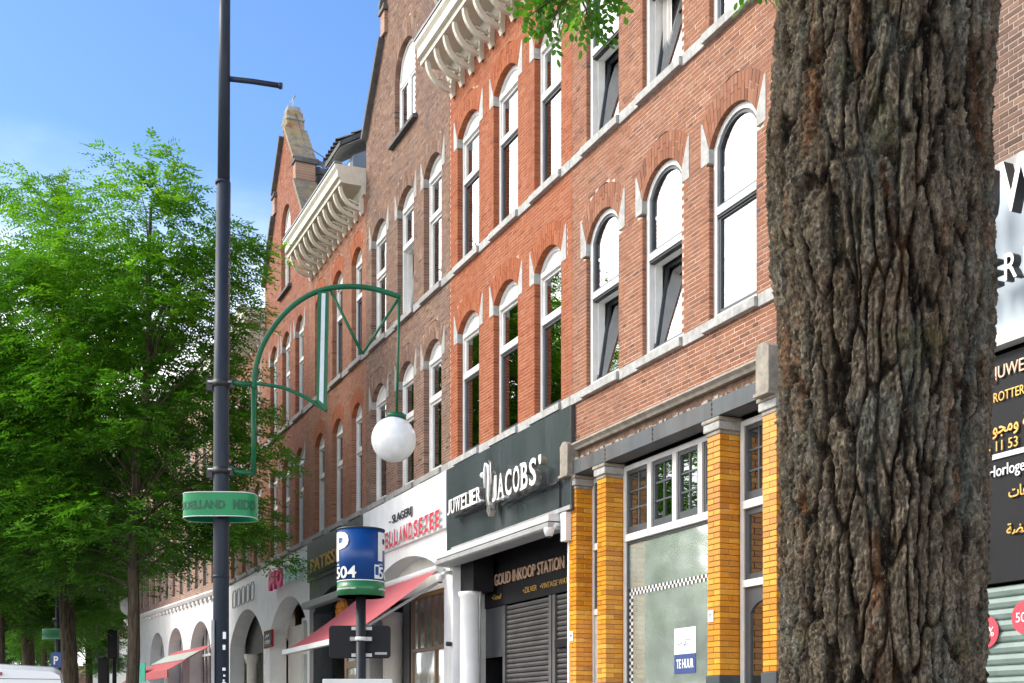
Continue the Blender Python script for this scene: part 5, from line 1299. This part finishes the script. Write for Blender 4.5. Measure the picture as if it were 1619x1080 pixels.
MB().box(-.95, .95, -.12, .02, .35, .62, 'rubber').build('bumper', van, bevel=.02)
v2 = thing('parked_truck', 'orange and white service truck far behind the left tree trunks', 'truck', (-18.6, 40, -.12), R(4))
MB().box(-1.1, 1.1, 0, 5, .5, 3.35, 'van_white').build('box_body', v2, bevel=.03); MB().box(-1.12, 1.12, -.02, 5.02, 3.36, 3.62, 'orange_paint').build('roof_light_bar', v2, bevel=.03); MB().box(-1.05, 1.05, 5.05, 6.6, .5, 2.4, 'van_white').build('cab', v2, bevel=.1)
for sx in (-1, 1):
    for y in (1, 5.8):
        w = MB(); w.lathe([(.001, -.13), (.40, -.13), (.45, -.08), (.45, .08), (.40, .13), (.001, .13)], 'rubber', 24); w.v = [(zz, yy, xx) for xx, yy, zz in w.v]; w.build('wheel', v2, (sx * .95, y, .45))
# far blue parking sign and a pair of signal posts
fp = thing('parking_sign', 'small far blue square parking sign behind the trunks', 'sign', P(90, 1145, 26).xy.to_3d())
MB().tube([(0, 0, 0), (0, 0, 3.05)], .03, 'aluminium_dull', 10).build('post', fp); MB().box(-.12, .12, -.05, -.035, 2.72, 3.05, 'sign_blue').build('plate', fp); text_obj(fp, 'P', -.05, -.053, 2.79, .10, .18, .003, 'paint_white', bold=.03)
for i, (pxp, lab) in enumerate(((166, 'dark traffic signal post left of the nearer street tree'), (181, 'dark traffic signal post close beside the nearer street tree'))):
    q = P(pxp, 1145, 34); sp = thing('signal_post', lab, 'traffic light', (q.x, q.y, 0), 0, 'signal posts in the distance')
    MB().tube([(0, 0, 0), (0, 0, 3.4 + .5 * i)], .06, 'paint_dark', 12).build('post', sp); MB().box(-.14, .14, -.2, -.02, 2.55 + .8 * i, 3.35 + .8 * i, 'panel_black').build('signal_head', sp, bevel=.02)
    MB().box(-.3, .25, -.06, -.01, 2.2, 2.45, 'paper').build('plate', sp)
# bicycle stand hoops by the van: wheel of a parked bike on a rack
# ================================================================ trees
def vnoise(x, y, seed):
    rs = np.random.RandomState(seed); T = rs.rand(256, 256)
    xi = np.floor(x).astype(int); yi = np.floor(y).astype(int); fx = x - xi; fy = y - yi
    fx = fx * fx * (3 - 2 * fx); fy = fy * fy * (3 - 2 * fy)
    g = lambda a, b: T[a % 256, b % 256]
    return (g(xi, yi) * (1 - fx) + g(xi + 1, yi) * fx) * (1 - fy) + (g(xi, yi + 1) * (1 - fx) + g(xi + 1, yi + 1) * fx) * fy
def fbm(x, y, seed, o=5):
    s = 0; a = .5
    for k in range(o): s = s + a * vnoise(x * 2 ** k, y * 2 ** k, seed + k); a *= .5
    return s
def worley(x, y, seed, wrapx):
    rs = np.random.RandomState(seed); J = rs.rand(512, 512, 2)
    xi = np.floor(x).astype(int); yi = np.floor(y).astype(int); f1 = np.full(x.shape, 9.); f2 = np.full(x.shape, 9.)
    for dx in (-1, 0, 1):
        for dy in (-1, 0, 1):
            cx_, cy_ = xi + dx, yi + dy; j = J[cx_ % wrapx, cy_ % 512]
            d = np.hypot(cx_ + j[..., 0] - x, cy_ + j[..., 1] - y)
            f2 = np.where(d < f1, f1, np.minimum(f2, d)); f1 = np.minimum(f1, d)
    return f1, f2
def np_mesh(name, co, faces, mat, attr=None, parent=None, smooth=True, domain='POINT'):
    me = bpy.data.meshes.new(name); nv, nf, k = len(co), len(faces), faces.shape[1]
    me.vertices.add(nv); me.vertices.foreach_set('co', co.astype(np.float32).ravel())
    me.loops.add(nf * k); me.loops.foreach_set('vertex_index', faces.astype(np.int32).ravel())
    me.polygons.add(nf); me.polygons.foreach_set('loop_start', np.arange(0, nf * k, k, dtype=np.int32))
    me.polygons.foreach_set('use_smooth', np.full(nf, smooth))
    if attr is not None: a = me.attributes.new(attr[0], 'FLOAT', domain); a.data.foreach_set('value', attr[1].astype(np.float32))
    me.materials.append(MATS[mat]); me.update(calc_edges=True)
    o = bpy.data.objects.new(name, me); COL.objects.link(o)
    if parent: o.parent = parent
    return o
def near_trunk():
    """deeply fissured bark: real relief on a dense grid, densest where the photo sees it"""
    th = np.concatenate([np.linspace(-2.05, 2.05, 470, endpoint=False), np.linspace(2.05, 2 * math.pi - 2.05, 70, endpoint=False)])
    zz = np.concatenate([np.linspace(-.1, 1.45, 90, endpoint=False), np.linspace(1.45, 3.15, 560, endpoint=False), np.linspace(3.15, 6.2, 110)])
    T, Zg = np.meshgrid(th, zz)
    Yd = 2.5
    # silhouette measured from the photo (centre and half width by height)
    ys = np.array([1300, 1080, 900, 700, 500, 400, 250, 100, 0, -300]); zl = CAM_H + (1145 - ys) / 1900 * Yd
    le = np.array([1222, 1230, 1231, 1229, 1229, 1216, 1210, 1222, 1224, 1232]); ri = np.array([1560, 1555, 1557, 1560, 1572, 1571, 1564, 1570, 1578, 1590])
    cx_ = np.interp(Zg, zl, ((le + ri) / 2 - 809.5) / 1900 * Yd); rr_ = np.interp(Zg, zl, (ri - le) / 2 / 1900 * Yd) - .010
    rr_ = np.where(Zg < .5, rr_ + .10 * (1 - np.clip(Zg, 0, .5) / .5) ** 2, rr_)
    s = (T % (2 * math.pi)) / (2 * math.pi)
    NC = 38
    wx = (fbm(s * 40, Zg * 6, 3) - .5) * 1.1 + (fbm(s * 12, Zg * 2.2, 9) - .5) * 2.0
    wy = (fbm(s * 30, Zg * 9, 17) - .5) * .9
    f1, f2 = worley(s * NC + wx, Zg * 4.6 + wy, 5, NC)
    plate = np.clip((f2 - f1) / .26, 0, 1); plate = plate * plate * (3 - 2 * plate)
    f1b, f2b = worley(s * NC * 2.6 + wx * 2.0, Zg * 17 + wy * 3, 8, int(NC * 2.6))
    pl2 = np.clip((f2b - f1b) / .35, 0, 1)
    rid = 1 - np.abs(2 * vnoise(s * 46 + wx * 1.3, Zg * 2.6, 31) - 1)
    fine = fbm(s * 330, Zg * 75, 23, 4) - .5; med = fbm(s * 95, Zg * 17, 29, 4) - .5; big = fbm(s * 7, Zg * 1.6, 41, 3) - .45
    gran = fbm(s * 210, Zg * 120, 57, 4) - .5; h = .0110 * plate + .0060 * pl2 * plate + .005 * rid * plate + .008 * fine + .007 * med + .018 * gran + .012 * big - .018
    lump = .020 * np.exp(-((T + 1.35) ** 2) / .05 - ((Zg - 2.72) ** 2) / .006)
    rad = rr_ + h + lump
    X = cx_ + rad * np.sin(T); Y = Yd - rad * np.cos(T)
    ny, nx = T.shape; co = np.stack([X, Y, Zg], -1).reshape(-1, 3)
    i = np.arange(ny - 1)[:, None] * nx; j = np.arange(nx)[None, :]; j2 = (j + 1) % nx
    faces = np.stack([i + j, i + j2, i + nx + j2, i + nx + j], -1).reshape(-1, 4)
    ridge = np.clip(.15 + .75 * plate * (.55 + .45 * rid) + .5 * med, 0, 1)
    return co, faces, ridge.ravel()
nt_ = thing('street_tree', 'big foreground tree whose deeply furrowed bark trunk fills the right side', 'tree', (.768, 2.5, 0))
co, fc, rg_ = near_trunk(); co = co - np.array([.768, 2.5, 0])
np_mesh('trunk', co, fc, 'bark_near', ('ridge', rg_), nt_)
def leaves(centers, dirs, size, rng, leaflets=5, length=.24, wid=.42, droop=.35, tone_base=None, shape=4):
    """pinnate leaves as real leaflets; one array per call"""
    V = []; F = []; Tn = []; n = len(centers)
    C = np.asarray(centers); D = np.asarray(dirs); D = D / np.linalg.norm(D, axis=1, keepdims=True)
    up = np.array([0, 0, 1.]) + rng.normal(0, .35, (n, 3)); Sd = np.cross(D, up); Sd /= np.linalg.norm(Sd, axis=1, keepdims=True) + 1e-9; N = np.cross(Sd, D)
    tb = tone_base if tone_base is not None else np.full(n, .5)
    ln = length * rng.uniform(.7, 1.2, n); base = 0
    if shape == 4: prof = [(0, 0), (.42, 1), (1, 0), (.42, -1)]
    else: prof = [(0, 0), (.18, .62), (.5, 1), (.82, .78), (1, .12), (.82, -.78), (.5, -1), (.18, -.62)]
    K = len(prof)
    for k in range(leaflets * 2 + 1):
        if k == leaflets * 2: t, sd_ = 1.0, 0
        else: t, sd_ = .18 + .78 * (k // 2) / leaflets, (1 if k % 2 else -1)
        root = C + D * (ln * t)[:, None] - np.array([0, 0, 1]) * (droop * ln * t * t)[:, None]
        ax = D * (1.0 if sd_ == 0 else .45) + Sd * sd_ * .9 - np.array([0, 0, .22]) + rng.normal(0, .14, (n, 3)); ax /= np.linalg.norm(ax, axis=1, keepdims=True)
        wv = np.cross(ax, N); wv /= np.linalg.norm(wv, axis=1, keepdims=True) + 1e-9
        L_ = size * rng.uniform(.8, 1.15, n)
        pts = np.stack([root + ax * (L_ * a)[:, None] + wv * (L_ * wid * .5 * b)[:, None] for a, b in prof], 1)
        V.append(pts.reshape(-1, 3)); F.append(base + np.arange(n * K).reshape(n, K)); base += n * K
        Tn.append(np.clip(tb + rng.normal(0, .09, n), 0, 1))
    return np.concatenate(V), np.concatenate(F), np.concatenate(Tn)
def crown_points(blobs, npads, rng, zlo=None):
    """pads spread over the shells and inside of irregular blobs (x, y, z, rx, rz)"""
    w = np.array([b[3] ** 2 * b[4] for b in blobs]); w /= w.sum(); out = []
    for i in rng.choice(len(blobs), npads, p=w):
        x, y, z, rx, rz = blobs[i]; v = rng.normal(0, 1, 3); v /= np.linalg.norm(v); q = rng.uniform(.35, 1.0) ** .6
        out.append((x + v[0] * rx * q, y + v[1] * rx * q, z + v[2] * rz * q, math.hypot(v[0], v[1]) * q))
    return out
def make_tree(th, blobs, npads, seed, trunk_r, trunk_top, lean=(0, 0), per_pad=26, size=.062, length=.26, leaflets=5, mat='leaf', fork=4.0):
    rng = np.random.RandomState(seed); cen = crown_points(blobs, npads, rng)
    zmin = min(c[2] for c in cen); zmax = max(c[2] for c in cen)
    tr = MB(); rj = random.Random(seed)
    H = trunk_top; pts = []; k_ = 12
    axis = lambda z: Vector((lean[0] * (z / H) ** 1.3 + .05 * math.sin(z * 1.1 + seed), lean[1] * z / H + .05 * math.cos(z * .9 + seed), z))
    for i in range(k_ + 1):
        z = H * i / k_; pts.append(axis(z))
    tr.tube(pts, [trunk_r * (1.35 if i == 0 else 1) * (1 - .88 * (i / k_) ** 1.1) + .012 for i in range(k_ + 1)], 'bark', 12)
    Cs, Ds, Tb = [], [], []
    for ci, (x, y, z, q) in enumerate(cen):
        zb = max(fork + rj.uniform(0, 1.6), z - rj.uniform(.8, 1.8) - .35 * math.hypot(x, y)); zb = min(zb, H * .97); b0 = axis(zb); tip = Vector((x, y, z))
        if ci % 11 == 0:
            mid = b0.lerp(tip, .5) + Vector((rj.uniform(-.15, .15), rj.uniform(-.15, .15), .12)); r0 = min(.032, trunk_r * .22) * rj.uniform(.5, 1)
            tr.tube([b0, b0.lerp(mid, .55) + Vector((0, 0, .05)), mid, mid.lerp(tip, .6), tip], [r0, r0 * .75, r0 * .55, r0 * .35, .006], 'bark', 6, cap=False)
        outv = np.array([x - b0.x, y - b0.y, .15]); outv /= np.linalg.norm(outv) + 1e-6
        pr = rng.uniform(.28, .58); n = int(per_pad * rng.uniform(.6, 1.3))
        side = np.array([-outv[1], outv[0], 0])
        a = rng.uniform(-pr, pr, n); b = rng.uniform(-pr * .7, pr * .7, n)
        P_ = np.array([x, y, z]) + a[:, None] * outv + b[:, None] * side + np.stack([np.zeros(n), np.zeros(n), rng.normal(0, .09, n) - .22 * (a / pr) ** 2 * pr - .3 * np.abs(b)], 1)
        d_ = outv[None] * rng.uniform(.3, 1.2, n)[:, None] + side[None] * (b / pr * 1.1 + rng.normal(0, .3, n))[:, None] + np.stack([np.zeros(n), np.zeros(n), rng.normal(-.05, .22, n)], 1)
        Cs.append(P_); Ds.append(d_)
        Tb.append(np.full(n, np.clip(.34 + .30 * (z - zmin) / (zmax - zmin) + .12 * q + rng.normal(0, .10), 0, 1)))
    V, F, Tn = leaves(np.concatenate(Cs), np.concatenate(Ds), size, rng, leaflets, length, tone_base=np.concatenate(Tb))
    tr.build('trunk', th)
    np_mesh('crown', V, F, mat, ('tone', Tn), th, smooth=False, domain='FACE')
t1x = P(200, 0, 24).x
t1 = thing('street_tree', 'airy green street tree just left of the blue lamp mast, tallest crown', 'tree', (t1x, 24, 0), 0, 'street trees along the pavement')
BL = [(1.1, 0, 12.75, .5, .35), (.8, 0, 12.2, .7, .5), (.3, 0, 12.4, .8, .6), (1.9, 0, 10.9, .9, .5), (2.3, 0, 10.0, .5, .5), (2.0, 0, 9.2, .7, .6), (2.1, 0, 7.6, .7, .5), (2.9, -.4, 6.5, .6, .35), (2.6, -.4, 5.6, .9, .35), (.5, 0, 11.2, 1.5, .8), (2.1, 0, 11.1, .6, .3), (-1.1, 0, 10.8, 1.0, .8), (-.2, 0, 10.0, 2.1, .9), (1.7, .2, 10.1, .7, .5), (1.0, 0, 9.0, 1.4, .8), (-1.5, 0, 8.9, 1.6, 1.0), (0, 0, 8.0, 2.1, .9), (1.9, 0, 8.4, .5, .4), (-1.8, 0, 7.2, 1.7, 1.0), (.8, 0, 6.9, 1.9, .7), (2.6, -.3, 6.9, .6, .22), (1.6, -.2, 6.0, 1.4, .45), (2.8, -.5, 6.05, .5, .18), (-1.6, 0, 5.9, 1.7, .9), (.2, -.3, 5.3, 2.0, .55), (2.3, -.5, 5.2, .8, .22), (-1.5, .2, 4.8, 1.5, .6), (3.1, -.8, 4.72, .6, .12), (.7, 0, 4.6, .7, .3)]
make_tree(t1, BL, 780, 11, .14, 11.8, lean=(.55, 0), per_pad=24, size=.105, length=.34, leaflets=4, fork=4.2)
t2 = thing('street_tree', 'street tree with rounded crown at the left edge', 'tree', (P(108, 0, 29).x, 29, 0), 0, 'street trees along the pavement')
BL2 = [(-.8, 0, 12.6, 1.0, .9), (.3, 0, 11.5, 1.5, .9), (-1.6, .2, 11.2, 1.4, .9), (0, 0, 10.0, 2.6, 1.1), (1.6, 0, 8.9, 1.4, .8), (-1.8, 0, 8.6, 1.9, 1.0), (0, 0, 7.5, 2.9, 1.0), (1.2, -.3, 6.2, 2.0, .7), (-1.5, 0, 6.0, 2.2, .9), (.2, -.4, 4.9, 2.0, .6)]
make_tree(t2, BL2, 560, 12, .21, 11.5, per_pad=22, size=.12, length=.38, leaflets=4, fork=3.8)
t2.scale = (1.05, 1.05, 1.13)
specs = [(45, 35, 1.02, 40, 'slender grey-barked street tree, second trunk from the left'), (10, 32.5, .98, 200, 'dark-trunked street tree at the left edge of the frame'),
         (-120, 26, .95, 120, 'street tree just outside the left edge'), (70, 47, 1.0, 300, 'far street tree behind the thick trunk'), (140, 54, .95, 75, 'far street tree beside the low pavilion'), (15, 60, 1.05, 160, 'farthest street tree at the left edge')
         ]
for i, (pxp, Yp, sc_, rot, lab) in enumerate(specs):
    c = copy_tree(t2 if i % 2 == 0 else t1, lab); c.location = (P(pxp, 0, Yp).x, Yp, 0); c.rotation_euler = (0, 0, R(rot)); c.scale = (sc_, sc_, sc_ * (.96 if i != 2 else 1))
for i, (X_, Y_) in enumerate(((-33, 24), (-36, 31), (-35, 38), (-40, 46), (-44, 20), (-47, 36))):
    c = copy_tree(t2 if i % 2 else t1, ('slim tree across the road, second nearest to the kerb', 'round tree across the road, opposite the butcher', 'slim tree across the road, opposite the jeweller', 'round tree across the road, farthest down the street', 'slim tree across the road, nearest the camera', 'round tree across the road, set back behind the others')[i]); c['group'] = 'trees across the road'; c.location = (X_, Y_, 0); c.rotation_euler = (0, 0, i * 1.3); c.scale = (1.25, 1.25, .72)
# hedge-like mass of park trees closing the street
for i, (X_, Y_, s_) in enumerate(((-30, 74, 1.15), (-36, 66, 1.2), (-25, 84, 1.2), (-43, 76, 1.3))):
    c = copy_tree(t2, ('park tree closing the street, ' + ('nearest the pavilion', 'left of the pavilion', 'behind the far bend', 'farthest left')[i])); c['group'] = 'park trees closing the street'; c.location = (X_, Y_, 0); c.rotation_euler = (0, 0, i * 1.7); c.scale = (s_, s_, s_ * .9)
# foreground tree: limbs, high crown and the two sprigs hanging into the picture
limb = MB(); T0 = Vector((-.02, 0, 0))
for (pts, r0) in (([(0, 0, 5.9), (-.6, -.4, 7.2), (-1.6, -.8, 9)], .16), ([(.02, 0, 5.9), (.5, .2, 7.5), (1.2, .6, 9.5)], .15), ([(0, 0, 6.0), (.05, -.5, 7.6), (-.2, -1.6, 9)], .13)):
    limb.tube(smoothpts([Vector(p) for p in pts], 4), [r0 * (1 - .8 * i / 8) for i in range(9)], 'bark', 10)
limb.tube(smoothpts([Vector(p) for p in [(-.18, -.02, 5.0), (-.34, .25, 4.95), (-.45, .55, 4.55), (-.52, .78, 4.1), (-.55, .82, 3.62)]], 4), [.035 - .0018 * i for i in range(17)], 'bark', 8)
limb.tube(smoothpts([Vector(p) for p in [(-.15, -.02, 4.9), (-.15, .35, 4.7), (-.14, .6, 4.1), (-.12, .68, 3.62)]], 4), [.028 - .0018 * i for i in range(13)], 'bark', 8)
limb.build('limbs', nt_)
rng = np.random.RandomState(4)
C_, D_, tb = [], [], []
tw = MB()
def sprig(px0, py0, px1, py1, Yp, n, ln=.11):
    py0 -= 26; py1 -= 26
    a = P(px0, py0, Yp) - Vector((.768, 2.5, 0)); b = P(px1, py1, Yp) - Vector((.768, 2.5, 0))
    tw.tube([a, a.lerp(b, .5) + Vector((0, 0, .008)), b], [.0035, .0025, .001], 'bark', 6)
    ax = (b - a).normalized()
    for k in range(n):
        t = (k + .5) / n; p = a.lerp(b, t); C_.append(tuple(p)); sgn = 1 if k % 2 else -1
        perp = Vector((-ax.z, rng.uniform(-.4, .4), ax.x)) * sgn
        D_.append(tuple(ax * .75 + perp * .8 + Vector((0, rng.uniform(-.5, .5), -.12)))); tb.append(rng.uniform(.12, .75))
rs_ = random.Random(12)
sprig(965, -70, 905, 12, 3.32, 7); sprig(905, 12, 835, 52, 3.30, 8); sprig(900, 15, 868, 72, 3.28, 6); sprig(912, 10, 938, 74, 3.34, 8); sprig(925, 5, 968, 34, 3.30, 6); sprig(935, 15, 925, 55, 3.26, 5); sprig(985, -60, 955, 6, 3.36, 6); sprig(925, -10, 872, 14, 3.3, 6); sprig(945, 0, 985, 12, 3.35, 4); sprig(880, 30, 850, 35, 3.33, 4)
sprig(1195, -60, 1172, -6, 3.18, 5); sprig(1195, -50, 1192, 22, 3.15, 5); sprig(1222, -50, 1212, -6, 3.2, 4)
tw.build('twigs', nt_, kind='stuff')
V, F, Tn = leaves(C_, D_, .024, rng, 4, .066, wid=.55, droop=.2, tone_base=np.array(tb), shape=8)
np_mesh('hanging_leaves', V, F, 'leaf_near', ('tone', Tn), nt_, smooth=False, domain='FACE')
BN = [(-3.4, -.3, 7.6, 1.8, 1.0), (-5.0, -.6, 8.6, 1.8, 1.2), (-2.6, -1.8, 7.0, 1.3, .8), (0, -1.0, 9.5, 2.6, 1.6), (-1.6, -1.8, 8.6, 1.8, 1.2), (1.6, -.4, 9.0, 2.0, 1.3), (0, -1.5, 11.2, 2.0, 1.2)]  # leftmost blobs added out of view to shade the trunk
cen = crown_points(BN, 330, rng); Cs, Ds, Tb = [], [], []
for (x, y, z, q) in cen:
    n = 30; Cs.append(np.array([x, y, z]) + rng.normal(0, .38, (n, 3)) * np.array([1, 1, .45])); Ds.append(rng.normal(0, 1, (n, 3)) * np.array([1, 1, .4])); Tb.append(np.full(n, rng.uniform(.3, .7)))
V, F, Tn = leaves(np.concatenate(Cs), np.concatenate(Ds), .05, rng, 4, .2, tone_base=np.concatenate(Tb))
np_mesh('crown', V, F, 'leaf', ('tone', Tn), nt_, smooth=False, domain='FACE')
